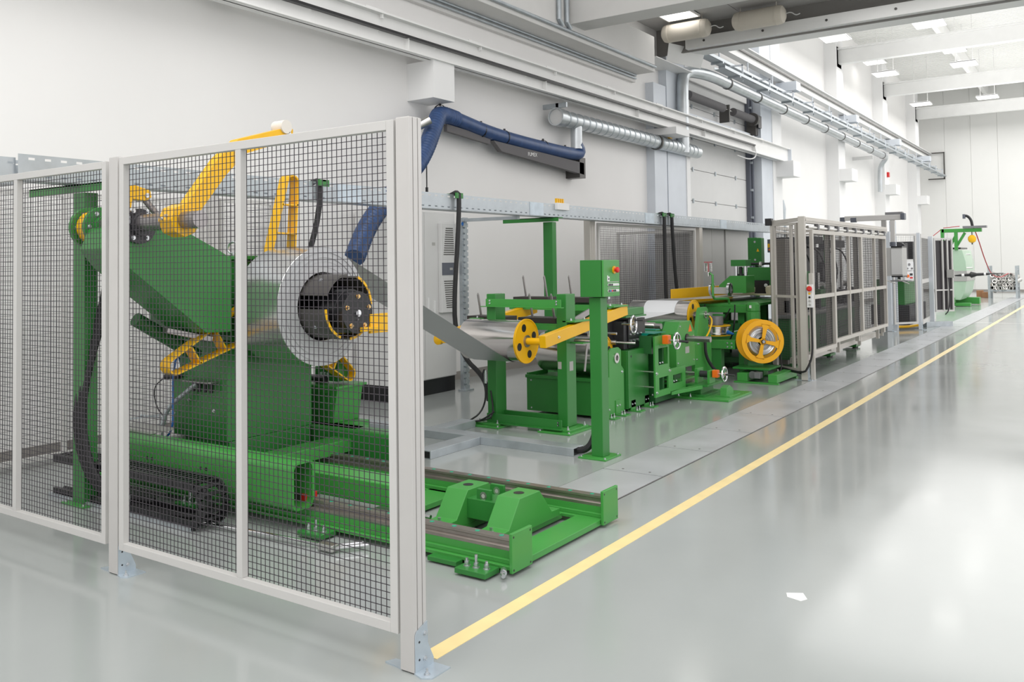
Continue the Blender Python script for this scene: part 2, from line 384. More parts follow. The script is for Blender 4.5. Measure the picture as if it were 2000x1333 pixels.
# ceiling lamps
def lamp(x, y, z, s, top, label):
    t = T('ceiling_lamp', label, 'lamp', (x, y, z), 'square ceiling lamps')
    t.p('diffuser', MB().box(x - s + .03, x + s - .03, y - s + .03, y + s - .03, z - .005, z + .02), 'lamp')
    t.p('lamp_frame', MB().ringplate([(x - s, y - s), (x + s, y - s), (x + s, y + s), (x - s, y + s)], [(x - s + .03, y - s + .03), (x + s - .03, y - s + .03), (x + s - .03, y + s - .03), (x - s + .03, y + s - .03)], z - .01, z + .05, 'z').box(x - s, x + s, y - s, y + s, z + .03, z + .06), 'white_steel')
    if top > z + .2:
        for q in (-.25, .25): t.p('hanger', MB().cyl((x + q, y, z + .05), (x + q, y, top), .012, 8), 'white_steel')
lamp(-6.80, 15.95, 6.455, .34, 6.5, 'square lit lamp flush under the near grey ceiling, beside two cream tanks')
L_ = [(-6.25, 25.9, 7.95, 'lit square lamp hanging in the far hall, just right of the roof girder end'),
      (-3.80, 25.9, 7.95, 'lit square lamp high right in the far hall, nearest of the right row'),
      (-6.10, 32.0, 7.95, 'lit square lamp of the left row between the first and second crossbeams'),
      (-3.70, 32.0, 7.95, 'lit square lamp of the right row below the corrugated roof'),
      (-6.15, 39.2, 7.95, 'lit square lamp of the left row, last before the end wall'),
      (-3.75, 39.2, 7.95, 'lit square lamp of the right row, last before the end wall'),
      (-7.0, 34.8, 9.0, 'lamp seen edge-on high by the left wall behind the second crossbeam'),
      (-4.3, 34.6, 9.0, 'lamp seen edge-on under the corrugated roof at right')]
for x, y, z, lb in L_: lamp(x, y, z, .37, 9.9, lb)
for x, lb in ((-6.82, 'cream cylindrical air tank hanging nearest the wall'), (-5.35, 'cream cylindrical air tank hanging further from the wall')):
    t = T('air_tank', lb, 'tank', (x, 16.35, 6.2), 'air tanks under the roof girder')
    t.p('tank_shell', MB().lathe((x - .5, 16.4, 6.24), (1, 0, 0), [(0, 0), (.10, .012), (.16, .05), (.18, .10), (.18, .92), (.16, .97), (.10, 1.005), (0, 1.02)], 28), 'tank')
    t.p('strap', MB().ring((x - .36, 16.4, 6.24), (x - .33, 16.4, 6.24), .185, .179).ring((x + .33, 16.4, 6.24), (x + .36, 16.4, 6.24), .185, .179).cyl((x - .345, 16.4, 6.42), (x - .345, 16.4, 6.52), .008, 6).cyl((x + .345, 16.4, 6.42), (x + .345, 16.4, 6.52), .008, 6), 'tank')
    t.p('air_line', MB().tube([(x + .5, 16.4, 6.24), (x + .62, 16.4, 6.26), (x + .7, 16.4, 6.18), (x + .78, 16.4, 6.2)], .01, 6, 2), 'cab')

# near crane runway on the wall
t = T('crane_runway_beam', 'long white steel crane runway beam along the near left wall with a dark rail', 'beam', (-7.3, 9, 4.34))
t.p('beam_web', MB().box(-7.30, -7.28, -4, 24.6, 4.34, 4.72), 'white_steel'); t.p('flange', MB().box(-7.40, -7.20, -4, 24.6, 4.34, 4.362), 'white_steel'); t.p('flange', MB().box(-7.40, -7.20, -4, 24.6, 4.715, 4.737), 'white_steel')
t.p('end_plate', MB().box(-7.42, -7.19, 24.6, 24.63, 4.32, 4.75), 'bluegrey')
t.p('conductor_rail', MB().box(-7.25, -7.185, -4, 21.6, 4.508, 4.54), 'black')
mb = MB(); mb2 = MB()
for k in range(24):
    y = -2 + k * 1.1
    if y < 21.4: mb.box(-7.28, -7.25, y, y + .02, 4.50, 4.565)
    if k % 3 == 0: mb2.box(-7.28, -7.205, y + .5, y + .512, 4.362, 4.51)
t.p('rail_clip', mb, 'white_steel'); t.p('stiffener', mb2, 'white_steel')
mb = MB()
for k in range(9):
    y = 5.6 + k * 2.05
    mb.box(-7.70, -7.22, y, y + .30, 4.745, 4.76).box(-7.26, -7.22, y + .28, y + .30, 4.66, 4.745)
t.p('top_bracket', mb, 'white_steel')
t.p('wall_ledge', MB().box(-7.70, -7.6, -4, 16.3, 4.86, 4.90), 'concrete')
t.p('end_cable', MB().tube([(-7.22, 21.6, 4.52), (-7.2, 21.7, 4.25), (-7.2, 21.2, 4.12), (-7.35, 20.7, 4.2)], .016, 8, 2), 'cab')
for i, (dx, z, r_) in enumerate(((0, 5.44, .028), (.0, 5.36, .022), (.0, 5.30, .02))):
    solo('conduit_pipe', MB().cyl((-7.165 + dx if i == 0 else -7.59, -3, z - (0 if i == 0 else .03)), (-7.165 + dx if i == 0 else -7.59, 15.7, z - (0 if i == 0 else .03)), r_, 12), 'galv',
         ('thickest of the horizontal galvanised pipes, on the face of the wall beam', 'thin pipe tucked under the wall beam', 'thinner second pipe low under the wall beam')[i], 'pipe', (-7.165 if i == 0 else -7.59, 0, z))
for i, y in enumerate((12.05, 12.3)):
    solo('drop_pipe', MB().tube([(-7.16, y, 6.8), (-7.16, y, 5.56), (-7.16, y + .1, 5.48)], .04, 12), 'galv', ('left of two vertical pipes at the top beam', 'right of two vertical pipes at the top beam')[i], 'pipe', (-7.16, y, 5.5), bevel=0)

# far crane runway with cable trays
t = T('crane_runway_beam', 'white crane runway with hangers along the far left wall up to the end wall', 'beam', (-7.1, 32, 6.5))
t.p('beam_web', MB().box(-7.22, -7.20, 17.7, 48.1, 6.50, 6.82).box(-7.3, -7.1, 17.7, 48.1, 6.48, 6.50).box(-7.3, -7.1, 17.7, 48.1, 6.82, 6.845), 'white_steel')
t.p('conductor_rail', MB().box(-7.18, -7.14, 17.7, 47.9, 6.70, 6.735), 'dgrey')
mb = MB()
for k in range(16):
    y = 19 + k * 1.9
    mb.box(-7.13, -7.10, y, y + .03, 6.0, 6.5).box(-6.60, -6.57, y, y + .03, 5.62, 6.0)
    mb.box(-7.13, -6.57, y, y + .03, 5.98, 6.01)
t.p('hanger', mb, 'bluegrey', kind='stuff')
mb = MB()
for y in (23.9, 30.7, 38.0, 45.2): mb.box(-7.3, -6.75, y - .2, y + .2, 6.2, 6.44)
t.p('bracket_box', mb, 'bluegrey')
t.p('end_frame', MB().box(-7.3, -6.55, 48.05, 48.12, 5.55, 5.6).box(-6.6, -6.55, 48.05, 48.12, 5.55, 6.9).box(-7.3, -6.55, 48.05, 48.12, 6.85, 6.9), 'dgrey')
for nm, x, z, lb in (('cable_tray', -6.98, 6.02, 'upper galvanised cable tray under the far crane runway'), ('cable_tray', -6.60, 5.66, 'lower galvanised cable tray nearest the hall under the far crane runway')):
    t = T(nm, lb, 'cable tray', (x, 30, z), 'overhead cable trays')
    t.p('tray', MB().box(x - .12, x + .12, 17.65, 48.0, z, z + .006).box(x + .115, x + .12, 17.65, 48.0, z, z + .07).box(x - .12, x - .115, 17.65, 48.0, z, z + .07), 'galv')
    mb = MB()
    for k in range(16): mb.box(x - .14, x + .14, 18.5 + k * 1.9, 18.56 + k * 1.9, z - .04, z)
    t.p('tray_support', mb, 'galv')
t = T('ventilation_duct', 'long round galvanised duct with dark clamps along the far left wall', 'duct', (-7.15, 28, 5.66))
t.p('duct_pipe', MB().tube([(-7.38, 17.5, 3.95), (-7.38, 17.5, 5.3), (-7.38, 17.6, 5.72), (-7.2, 18.1, 5.74), (-7.13, 18.7, 5.74), (-7.13, 19.4, 5.73), (-7.13, 36.8, 5.66)], .125, 22, 2), 'duct')
mb = MB()
for k in range(9): mb.ring((-7.13, 19.5 + k * 2.1, 5.73 - k * .008), (-7.13, 19.56 + k * 2.1, 5.73 - k * .008), .137, .124, 24)
t.p('clamp', mb, 'dgrey')
t.p('duct_elbow', MB().tube([(-7.13, 36.8, 5.66), (-7.13, 37.1, 5.62), (-7.3, 37.2, 5.45), (-7.4, 37.2, 5.2), (-7.4, 37.2, 4.3)], .09, 16, 2), 'duct')
t.p('bracket', MB().box(-7.7, -7.0, 34.0, 34.08, 5.3, 5.42), 'cab')

t = T('ventilation_duct', 'round spiral galvanised duct on the near wall under the runway, feeding the blue hose', 'duct', (-7.45, 15, 4.03))
t.p('duct_pipe', MB().tube([(-7.42, 12.45, 4.05), (-7.42, 18.35, 4.04)], .13, 28), 'duct')
mb = MB()
for k in range(26): mb.ring((-7.42, 12.6 + k * .22, 4.05), (-7.42, 12.63 + k * .22, 4.05), .138, .128, 26)
t.p('spiral_seam', mb, 'galv', kind='stuff')
t.p('end_collar', MB().ring((-7.42, 12.32, 4.05), (-7.42, 12.48, 4.05), .15, .13, 28), 'duct')
t.p('end_cap', MB().cyl((-7.42, 12.36, 4.05), (-7.42, 12.38, 4.05), .13, 28), 'cab')
t.p('branch_pipe', MB().cyl((-7.42, 13.0, 4.0), (-7.42, 13.0, 3.58), .10, 22), 'duct')
t.p('clamp', MB().ring((-7.42, 16.2, 4.04), (-7.42, 16.26, 4.04), .152, .135, 26), 'dgrey')
t.p('wall_bracket', MB().box(-7.7, -7.25, 12.38, 12.42, 4.2, 4.28).box(-7.45, -7.40, 12.38, 12.42, 4.1, 4.28), 'galv')
t.p('sensor', MB().box(-7.42, -7.36, 16.75, 16.88, 4.18, 4.28), 'yellow')

# extraction arm with blue hose
t = T('extraction_arm', 'dark blue spiral extraction hose on a grey swing arm at the near wall', 'extraction hose', (-7.5, 13.1, 3.5))
t.p('hose_pipe', MB().tube([(-7.42, 13.0, 3.66), (-7.42, 13.15, 3.52), (-7.45, 12.9, 3.48), (-7.48, 11.5, 3.52), (-7.48, 10.5, 3.57), (-7.46, 9.6, 3.68)], .105, 18, 2), 'hose', label='smooth dark blue hose along the arm')
t.p('hose_pipe', MB().tube([(-7.46, 9.7, 3.67), (-7.40, 9.25, 3.69), (-7.30, 9.05, 3.55), (-7.1, 8.55, 3.02), (-7.0, 8.1, 2.7), (-6.98, 7.7, 2.4), (-6.9, 7.3, 2.1), (-6.62, 6.8, 1.72)], .11, 18, 2, ribs=.028), 'hose', label='ribbed blue hose hanging down to the coil')
bm_ = t.p('arm_beam', MB().add([(-7.5, 13.25, 3.36), (-7.5, 13.25, 3.16), (-7.5, 10.75, 3.32), (-7.5, 10.55, 3.46), (-7.42, 13.25, 3.36), (-7.42, 13.25, 3.16), (-7.42, 10.75, 3.32), (-7.42, 10.55, 3.46)], [(0, 1, 2, 3), (4, 7, 6, 5), (0, 4, 5, 1), (1, 5, 6, 2), (2, 6, 7, 3), (3, 7, 4, 0)]), 'grey_rubber')
text_mesh('logo_text', 'FUMEX', .085, 'sign_white', Matrix.Translation(Vector((-7.417, 11.6, 3.35)) - t.loc) @ Matrix.Rotation(PI / 2, 4, 'Z') @ Matrix.Rotation(PI / 2, 4, 'X') @ Matrix.Rotation(.03, 4, 'Z'), bm_, .001)
t.p('arm_beam', MB().bar((-7.48, 10.5, 3.45), (-7.46, 9.45, 3.52), .06, .10), 'grey_rubber')
t.p('wall_bracket', MB().box(-7.7, -7.42, 13.1, 13.3, 3.1, 3.45), 'dgrey')
mb = MB()
for y, z in ((9.35, 3.83), (10.3, 3.70), (10.9, 3.66), (12.0, 3.63), (12.7, 3.6)): mb.cyl((-7.47, y, z - .02), (-7.47, y, z + .02), .018, 8).ring((-7.48, y - .01, z - .11), (-7.48, y + .01, z - .11), .112, .105, 18)
t.p('clamp', mb, 'black')
t.p('pull_cord', MB().cyl((-7.1, 8.6, 2.95), (-7.1, 8.6, 2.62), .008, 6).cyl((-7.1, 8.6, 2.62), (-7.1, 8.6, 2.56), .018, 8), 'black')
t.p('counter_spring', MB().cyl((-7.22, 8.6, 3.42), (-7.12, 8.7, 3.50), .06, 12), 'steel')

# ------------------------------------------------------------------ fences
def panel(name, p0, p1, z0, z1, label, mids=(.5,), fw=.04, fd=.035, pitch=.03, wr=.00135, m='frame_grey', group=None, hmids=(), wires=True, wm='wire', cat='fence panel'):
    P0 = Vector((p0[0], p0[1], 0)); P1 = Vector((p1[0], p1[1], 0)); L = (P1 - P0).length; d = (P1 - P0) / L; n = Vector((d.y, -d.x, 0))
    t = T(name, label, cat, (*((P0 + P1) / 2).xy, z0), group)
    X = Matrix((( d.x, n.x, 0, P0.x), (d.y, n.y, 0, P0.y), (0, 0, 1, 0), (0, 0, 0, 1)))
    def nb(): b = MB(); b.X = X; return b
    bv = .002 if pitch < .035 and L > 1.5 and m == 'frame_grey' else 0
    t.p('stile', nb().box(0, fw, 0, fd, z0, z1), m, bevel=bv); t.p('stile', nb().box(L - fw, L, 0, fd, z0, z1), m, bevel=bv)
    t.p('top_rail', nb().box(fw, L - fw, 0, fd, z1 - fw, z1), m, bevel=bv); t.p('bottom_rail', nb().box(fw, L - fw, 0, fd, z0, z0 + fw), m, bevel=bv)
    for q in mids: t.p('mid_stile', nb().box(L * q - fw / 2, L * q + fw / 2, 0, fd, z0 + fw, z1 - fw), m, bevel=bv)
    for q in hmids: t.p('mid_rail', nb().box(fw, L - fw, 0, fd * .9, q - fw / 2, q + fw / 2), m, bevel=bv)
    if wires:
        b = nb(); k = fw * .7 + pitch * .4
        while k < L - fw * .7: b.box(k - wr, k + wr, -.001, -.001 - 2 * wr, z0 + fw * .5, z1 - fw * .5); k += pitch
        k = z0 + fw + pitch * .3
        while k < z1 - fw * .7: b.box(fw * .5, L - fw * .5, -.001 - 2 * wr, -.001 - 4 * wr, k - wr, k + wr); k += pitch
        t.p('wire_mesh', b, wm, kind='stuff')
    return t
# depth axis n points to the camera side for panels drawn left to right
def post(x, y, h, w, d, label, m='alu', group=None, foot=1, grooves=True, name='fence_post', zb=.005):
    t = T(name, label, 'post', (x, y, 0), group); g = w * .06; q = d
    pl = [(x - w / 2, y - d / 2), (x + w / 2, y - d / 2)]
    if grooves:
        for f in (.28, .68):
            yy = y - d / 2 + d * f; pl += [(x + w / 2, yy), (x + w / 2 - .012, yy), (x + w / 2 - .012, yy + g), (x + w / 2, yy + g)]
    pl += [(x + w / 2, y + d / 2), (x - w / 2, y + d / 2)]
    t.p('profile', MB().prism(pl, zb, h, 'z'), m, bevel=.0015)
    t.p('top_cap', MB().box(x - w / 2 + .002, x + w / 2 - .002, y - d / 2 + .002, y + d / 2 - .002, h, h + .003), 'frame_grey')
    if foot:
        b = MB(); x1 = x + w / 2
        b.prism([(y - d * .45, .0), (y + d * 1.0, 0), (y + d * 1.0, .03), (y + d * .55, .10), (y + d * .5, .19), (y - d * .35, .165), (y - d * .45, .15)], x1 + .001, x1 + .005, 'x')
        t.p('foot_plate', b, 'zinc')
        t.p('base_flange', MB().prism([(x1, y - d * .5), (x1 + .05, y - d * .7), (x1 + .085, y - d * .4), (x1 + .085, y + d * 1.1), (x1, y + d * 1.1)], .0, .006, 'z').prism([(x - w / 2 - .10, y - .02), (x - w / 2, y - d * .4), (x - w / 2, y + d * .4), (x - w / 2 - .08, y + d * .3)], 0, .006, 'z'), 'zinc')
        b = MB()
        for yy, zz in ((y + d * .28, .045), (y + d * .28, .145)): b.bolt((x1 + .005, yy, zz), (1, 0, 0), .007, .006)
        b.bolt((x1 + .05, y - d * .25, .006), (0, 0, 1), .009, .008, .018)
        t.p('anchor_bolt', b, 'bolt')
        t.p('slot_hole', MB().cyl((x1 + .0045, y - d * .15, .12), (x1 + .0058, y - d * .15, .12), .005, 8).cyl((x1 + .0045, y - d * .15, .05), (x1 + .0058, y - d * .15, .05), .005, 8), 'black')
    return t
panel('mesh_panel', (-4.368, 2.735), (-2.405, 2.735), .142, 2.232, 'large front safety mesh panel in a light grey frame with one middle upright')
panel('mesh_panel', (-6.49, 2.755), (-4.527, 2.755), .138, 2.228, 'left safety mesh panel cut off by the left edge of the photo')
post(-2.359, 2.742, 2.236, .072, .078, 'foremost thick grey aluminium corner post with galvanised foot')
post(-4.432, 2.742, 2.238, .082, .07, 'grey post between the two front mesh panels with galvanised foot', grooves=False)
mb = MB()
for z in (.4, 1.1, 1.9): mb.cyl((-2.40, 2.75, z), (-2.385, 2.75, z), .014, 8).box(-2.404, -2.394, 2.735, 2.765, z - .02, z + .02)
for z in (.4, 1.1, 1.9): mb.box(-4.392, -4.366, 2.745, 2.765, z - .02, z + .02).box(-4.528, -4.472, 2.745, 2.765, z - .02, z + .02)
solo('panel_clamp', mb, 'bolt', 'small bolt clamps joining the front mesh panels to their posts', 'clamp', (-3.4, 2.75, 1.1), kind='stuff')
panel('mesh_panel', (-7.38, 2.9), (-7.38, 5.2), .05, 2.3, 'rear mesh panel standing along the left wall behind the green post', mids=(.5,), pitch=.055, wr=.0011)
panel('mesh_panel', (-7.34, 5.62), (-7.34, 6.3), .05, 2.33, 'narrow rear mesh panel by the wall left of the white cabinets', mids=(), pitch=.05, wr=.0012)
post(-7.32, 5.48, 2.40, .10, .16, 'rear grey post by the wall, left of the narrow mesh panel', 'alu', foot=0)
post(-7.32, 6.38, 2.36, .08, .10, 'rear grey post by the wall, right of the narrow mesh panel', 'alu', foot=0)
panel('mesh_panel', (-6.17, 11.35), (-5.97, 14.55), .1, 2.22, 'mesh panel standing behind the rollers in front of the grey cabinets', mids=(), pitch=.034, fw=.045)
panel('mesh_panel', (-7.6, 14.8), (-6.1, 14.8), .1, 2.2, 'mesh panel at right angles to the wall behind the rollers', mids=(), pitch=.04, fw=.045)
post(-6.2, 11.2, 2.25, .10, .16, 'grey post at the left end of the rear mesh panel, above the control box', 'alu_warm', foot=0)
post(-5.95, 14.72, 2.26, .08, .14, 'grey post at the right end of the rear mesh panel beside the grey cabinets', 'alu_warm', foot=0)

# ------------------------------------------------------------------ perforated cable tray
def slotted(b, x, y0, y1, z0, z1, rows, pitch, sl, th=.003):
    zs = [z0]
    for zc, h in rows: zs += [zc - h / 2, zc + h / 2]
    zs.append(z1)
    for i in range(0, len(zs), 2): b.add([(x, y0, zs[i]), (x, y1, zs[i]), (x, y1, zs[i + 1]), (x, y0, zs[i + 1])], [(0, 1, 2, 3)])
    for i in range(1, len(zs) - 1, 2):
        y = y0; 
        while y < y1:
            e = min(y + pitch - sl, y1); b.add([(x, y, zs[i]), (x, e, zs[i]), (x, e, zs[i + 1]), (x, y, zs[i + 1])], [(0, 1, 2, 3)]); y += pitch
    return b
t = T('cable_tray', 'long perforated galvanised cable tray running above the machines on green posts', 'cable tray', (-6.0, 10, 2.2))
for a, b_ in ((2.93, 6.0), (6.0, 9.3), (9.3, 12.6), (12.6, 15.8), (15.8, 18.9)):
    t.p('side_wall', slotted(MB(), -5.90, a, b_, 2.235, 2.405, [(2.262, .012), (2.376, .016)], .11, .042), 'galv')
    t.p('side_wall', slotted(MB(), -6.10, a, b_, 2.235, 2.384, [(2.262, .010), (2.355, .010)], .11, .042), 'galv')
    t.p('tray_bottom', MB().box(-6.10, -5.90, a, b_, 2.232, 2.236), 'galv')
mb = MB()
for a in (6.0, 9.3, 12.6, 15.8): mb.box(-5.899, -5.896, a - .16, a + .16, 2.24, 2.40)
t.p('splice_plate', mb, 'zinc')
t = T('cable_tray', 'lower short cable tray section joining at the far left end', 'cable tray', (-6.0, 2.5, 2.2))
t.p('side_wall', slotted(MB(), -5.93, 1.6, 2.93, 2.20, 2.38, [(2.345, .014)], .11, .042), 'galv')
t.p('tray_bottom', MB().box(-6.08, -5.93, 1.6, 2.93, 2.198, 2.202), 'galv')
def tray_post(x, y, h, x0, x1, label):
    t = T('tray_post', label, 'post', (x, y, 0)); w = .07
    t.p('base_plate', MB().box(x - .14, x + .14, y - .1, y + .1, 0, .012), 'green_light', bevel=.002)
    t.p('column', MB().box(x - w, x + w, y - .05, y + .05, .012, h - .06), 'green', bevel=.004)
    t.p('support_arm', MB().box(x0, x1, y - .06, y + .06, h - .012, h).box(x0, x1, y - .06, y - .052, h - .055, h), 'green', bevel=.002)
    b = MB()
    for dx in (-.11, .11):
        for dy in (-.075, .075): b.bolt((x + dx, y + dy, .012), r=.008, h=.008)
    t.p('anchor_bolt', b, 'bolt')
    return t
tray_post(-5.94, 3.42, 2.232, -6.60, -5.62, 'green tray post with base plate seen through the left mesh panel')
tray_post(-6.0, 9.77, 2.232, -6.70, -5.83, 'green tray post standing behind the roller frame')
t = T('tray_upright', 'perforated galvanised upright beside the white air conditioned cabinet', 'post', (-6.92, 9.1, 0))
b = MB(); slotted(b, -6.88, 9.06, 9.16, 0, 2.24, [], .1, .05); 
mb = MB()
z = .02
while z < 2.2: mb.box(-6.90, -6.875, 9.07, 9.10, z, z + .05).box(-6.90, -6.875, 9.13, 9.16, z, z + .05); z += .075
mb.box(-6.90, -6.877, 9.10, 9.13, .02, 2.24).box(-6.95, -6.90, 9.06, 9.17, .02, 2.24)
t.p('upright', mb, 'galv'); t.p('foot', MB().box(-6.96, -6.84, 9.02, 9.20, 0, .02), 'galv')
t.p('bracket_arm', MB().box(-6.92, -6.05, 9.09, 9.14, 2.19, 2.232), 'galv')
t.p('sign_dot', MB().cyl((-6.874, 9.04, 2.16), (-6.872, 9.04, 2.16), .025, 14), 'blue')

def hose(name, pts, r, label, m='black_soft', cat='hose', group=None, clips=0):
    t = T(name, label, cat, pts[0], group); t.p('hose_pipe', MB().tube(pts, r, 10, 2), m)
    return t
def clip(t, x, y, m='green'):
    t.p('hanger_clip', MB().box(x - .10, x + .14, y - .02, y + .02, 2.405, 2.42).box(x + .12, x + .14, y - .06, y + .06, 2.36, 2.42), m)
h = hose('cable_hose', [(-5.95, 7.62, 2.40), (-5.86, 7.64, 2.44), (-5.85, 7.64, 2.30), (-5.87, 7.62, 1.8), (-5.9, 7.60, 1.3), (-5.9, 7.6, .95), (-5.78, 7.6, .62), (-5.52, 7.58, .45), (-5.42, 7.55, .28), (-5.40, 7.52, .20)], .026, 'thick black cable hose hanging in front of the white cabinet, down to the roller frame'); clip(h, -5.98, 7.64)
h = hose('cable_hose', [(-5.95, 13.05, 2.4), (-5.86, 13.06, 2.42), (-5.86, 13.06, 2.2), (-5.87, 13.08, 1.2), (-5.8, 13.0, .6)], .03, 'left of two black hoses in front of the rear mesh panel'); clip(h, -5.98, 13.05)
h = hose('cable_hose', [(-5.95, 13.35, 2.4), (-5.86, 13.36, 2.42), (-5.86, 13.36, 2.2), (-5.87, 13.5, 1.2), (-5.8, 13.55, .6)], .03, 'right of two black hoses in front of the rear mesh panel'); clip(h, -5.98, 13.36)
h = hose('cable_hose', [(-5.98, 5.6, 2.4), (-5.88, 5.6, 2.42), (-5.87, 5.6, 2.25), (-5.9, 5.55, 1.9), (-6.0, 5.45, 1.5), (-6.1, 5.3, 1.0)], .026, 'black hose hanging from the tray beside the yellow upright arm of the uncoiler'); clip(h, -5.98, 5.62)
for i in range(3):
    hose('cable_hose', [(-5.78 + .03 * i, 3.55, 2.22), (-5.80 + .03 * i, 3.5, 1.5), (-5.98 + .05 * i, 3.4 - .01 * i, .85), (-5.97 + .05 * i, 3.36, .5), (-5.86 + .05 * i, 3.38, .22), (-5.72 + .04 * i, 3.45, .06 + .02 * i), (-5.4, 3.6, .05)], .022,
         ('leftmost black cable bundled in front of the left green post', 'middle black cable bundled in front of the left green post', 'rightmost black cable bundled in front of the left green post')[i], group='cables at the left green post')
t = T('distribution_box', 'small white junction box with yellow relays on the cable tray', 'junction box', (-5.88, 9.9, 2.4))
t.p('box_body', MB().box(-5.95, -5.86, 9.75, 10.05, 2.33, 2.42), 'sign_white', bevel=.004)
mb = MB()
for k in range(4): mb.box(-5.92, -5.89, 9.78 + k * .05, 9.81 + k * .05, 2.42, 2.48)
t.p('relay', mb, 'yellow')

# galvanised floor channels
def chan(x0, x1, y0, y1, label):
    t = T('floor_channel', label, 'cable duct', ((x0 + x1) / 2, (y0 + y1) / 2, 0), 'galvanised floor cable channels')
    t.p('channel', MB().box(x0, x1, y0, y1, 0, .07), 'galv', bevel=.003)
    if y1 - y0 > x1 - x0: t.p('opening', MB().box(x0 + .008, x1 - .008, y0 - .001, y0 + .0, .008, .062), 'black')
    else: t.p('opening', MB().box(x1, x1 + .001, y0 + .008, y1 - .008, .008, .062), 'black')
chan(-6.6, -3.76, 6.45, 6.62, 'longest galvanised floor channel ending at the control post')
chan(-4.90, -4.73, 5.74, 6.445, 'short floor channel pointing to the camera, open at its near end')
chan(-5.45, -5.28, 6.625, 7.12, 'short floor channel leading back toward the roller frame')
hose('cable_hose', [(-3.78, 6.53, .04), (-3.70, 6.53, .045), (-3.64, 6.55, .10), (-3.62, 6.6, .22)], .028, 'short black hose from the floor channel to the control post')
for i, p in enumerate((((-5.36, 7.1, .05), (-5.3, 7.25, .12), (-5.25, 7.28, .3), (-5.30, 7.27, .5), (-5.27, 7.27, .56)), ((-5.38, 7.1, .05), (-5.2, 7.2, .06), (-5.15, 7.26, .12), (-5.2, 7.28, .35)), ((-5.40, 7.1, .04), (-5.33, 7.2, .04), (-5.2, 7.15, .08), (-5.1, 7.2, .16)))):
    hose('sensor_cable', p, .009, ('thin black cable climbing the left leg of the roller frame', 'middle thin black cable from the floor channel', 'lowest thin black cable from the floor channel')[i], 'black', 'cable')

# ------------------------------------------------------------------ white cabinets by the wall
def cabinet(name, x0, x1, y0, y1, z, label, m='cab', doors=2, plinth='slate', ph=.18, inset=0, side=1):
    t = T(name, label, 'cabinet', ((x0 + x1) / 2, (y0 + y1) / 2, 0))
    t.p('plinth', MB().box(x0 + .01, x1 - .01, y0 + .01, y1 - .01, 0, ph), plinth); t.p('body', MB().box(x0, x1, y0, y1, ph, z), m, bevel=.004)
    w = (y1 - y0) / doors
    for k in range(doors):
        d = t.p('door', MB().box(x1, x1 + .012, y0 + k * w + .004, y0 + (k + 1) * w - .004, ph + .01, z - .01), m, bevel=.003)
        mk('handle', MB().box(x1 + .012, x1 + .022, y0 + k * w + .05, y0 + k * w + .075, 1.05, 1.22), 'sign_white', t.loc, d)
    return t
t = cabinet('electrical_cabinet', -7.64, -7.07, 7.86, 9.12, 2.31, 'tall white electrical cabinet with vented cooling unit on a black plinth by the near wall', doors=2, plinth='black', ph=.19)
u = t.p('cooling_unit', MB().box(-7.058, -7.00, 8.76, 9.06, 1.02, 2.17), 'cab', bevel=.008)
for z0, n in ((1.76, 13), (1.08, 13)):
    b = MB()
    for k in range(n): b.box(-7.0, -6.997, 8.80 + abs(k - n * (1 if z0 < 1.5 else 0)) * .004, 9.02 - abs(k - n * (1 if z0 < 1.5 else 0)) * .002, z0 + k * .028, z0 + k * .028 + .012)
    mk('vent_slots', b, 'dgrey', t.loc, u)
mk('display_panel', MB().box(-7.0, -6.996, 8.765, 9.055, 1.50, 1.66), 'slate', t.loc, u)
mk('display', MB().box(-6.996, -6.994, 8.92, 8.98, 1.565, 1.595), 'sign_grey', t.loc, u)
t.p('lock', MB().box(-7.058, -7.05, 8.66, 8.69, 1.0, 1.18), 'sign_white')
t.p('sign_plate', MB().box(-7.058, -7.055, 8.64, 8.70, 1.88, 1.92), 'sign_grey')
cabinet('electrical_cabinet', -6.9, -6.07, 14.95, 16.25, 2.25, 'tall plain grey cabinet behind the rollers, left of two', 'cab2', 2, 'slate')
cabinet('electrical_cabinet', -6.9, -6.05, 16.27, 17.6, 2.25, 'tall plain grey cabinet behind the rollers, right of two next to the green box', 'cab2', 1, 'slate')

# ------------------------------------------------------------------ rail track of the uncoiler
t = T('rail_track', 'green floor rail track with two steel rails and end plates', 'rail track', (-4.5, 4.4, 0)); trk = t
for y in (3.89, 4.89):
    b = t.p('rail_beam', MB().box(-6.6, -2.60, y - .075, y + .065, .03, .05).box(-6.6, -2.60, y - .03, y + .03, .05, .115).box(-6.6, -2.6, y - .05, y - .03, .05, .075), 'green_light' if y < 4 else 'green_light', bevel=.003)
    r = t.p('rail', MB().prism([(y - .03, .115), (y + .03, .115), (y + .03, .132), (y + .018, .142), (y + .018, .158), (y + .03, .165), (y + .03, .178), (y - .03, .178), (y - .03, .165), (y - .018, .158), (y - .018, .142), (y - .03, .132)], -6.6, -2.61, 'x'), 'rail', label='grey brown steel linear rail')
    b = MB(); x = -6.4
    while x < -2.65: b.cyl((x, y, .178), (x, y, .1795), .014, 10); x += .16
    mk('rail_cap', b, 'tape', t.loc, r)
    t.p('end_plate', MB().box(-2.615, -2.595, y - .085, y + .11, .018, .225), 'green_light', bevel=.004)
    b = MB()
    for dy in (-.07, .09):
        for z in (.035, .205): b.cyl((-2.595, y + dy, z), (-2.594, y + dy, z), .006, 8)
    t.p('screw_hole', b, 'black')
for x0, x1, y0, y1 in ((-2.80, -2.62, 3.96, 4.82), (-3.12, -2.90, 3.96, 4.82), (-3.46, -3.26, 3.96, 4.82), (-4.0, -3.75, 3.96, 5.1), (-4.9, -4.7, 3.96, 4.82), (-5.8, -5.6, 3.96, 4.82)):
    t.p('sleeper', MB().box(x0, x1, y0, y1, .015, .05), 'green_light', bevel=.003)
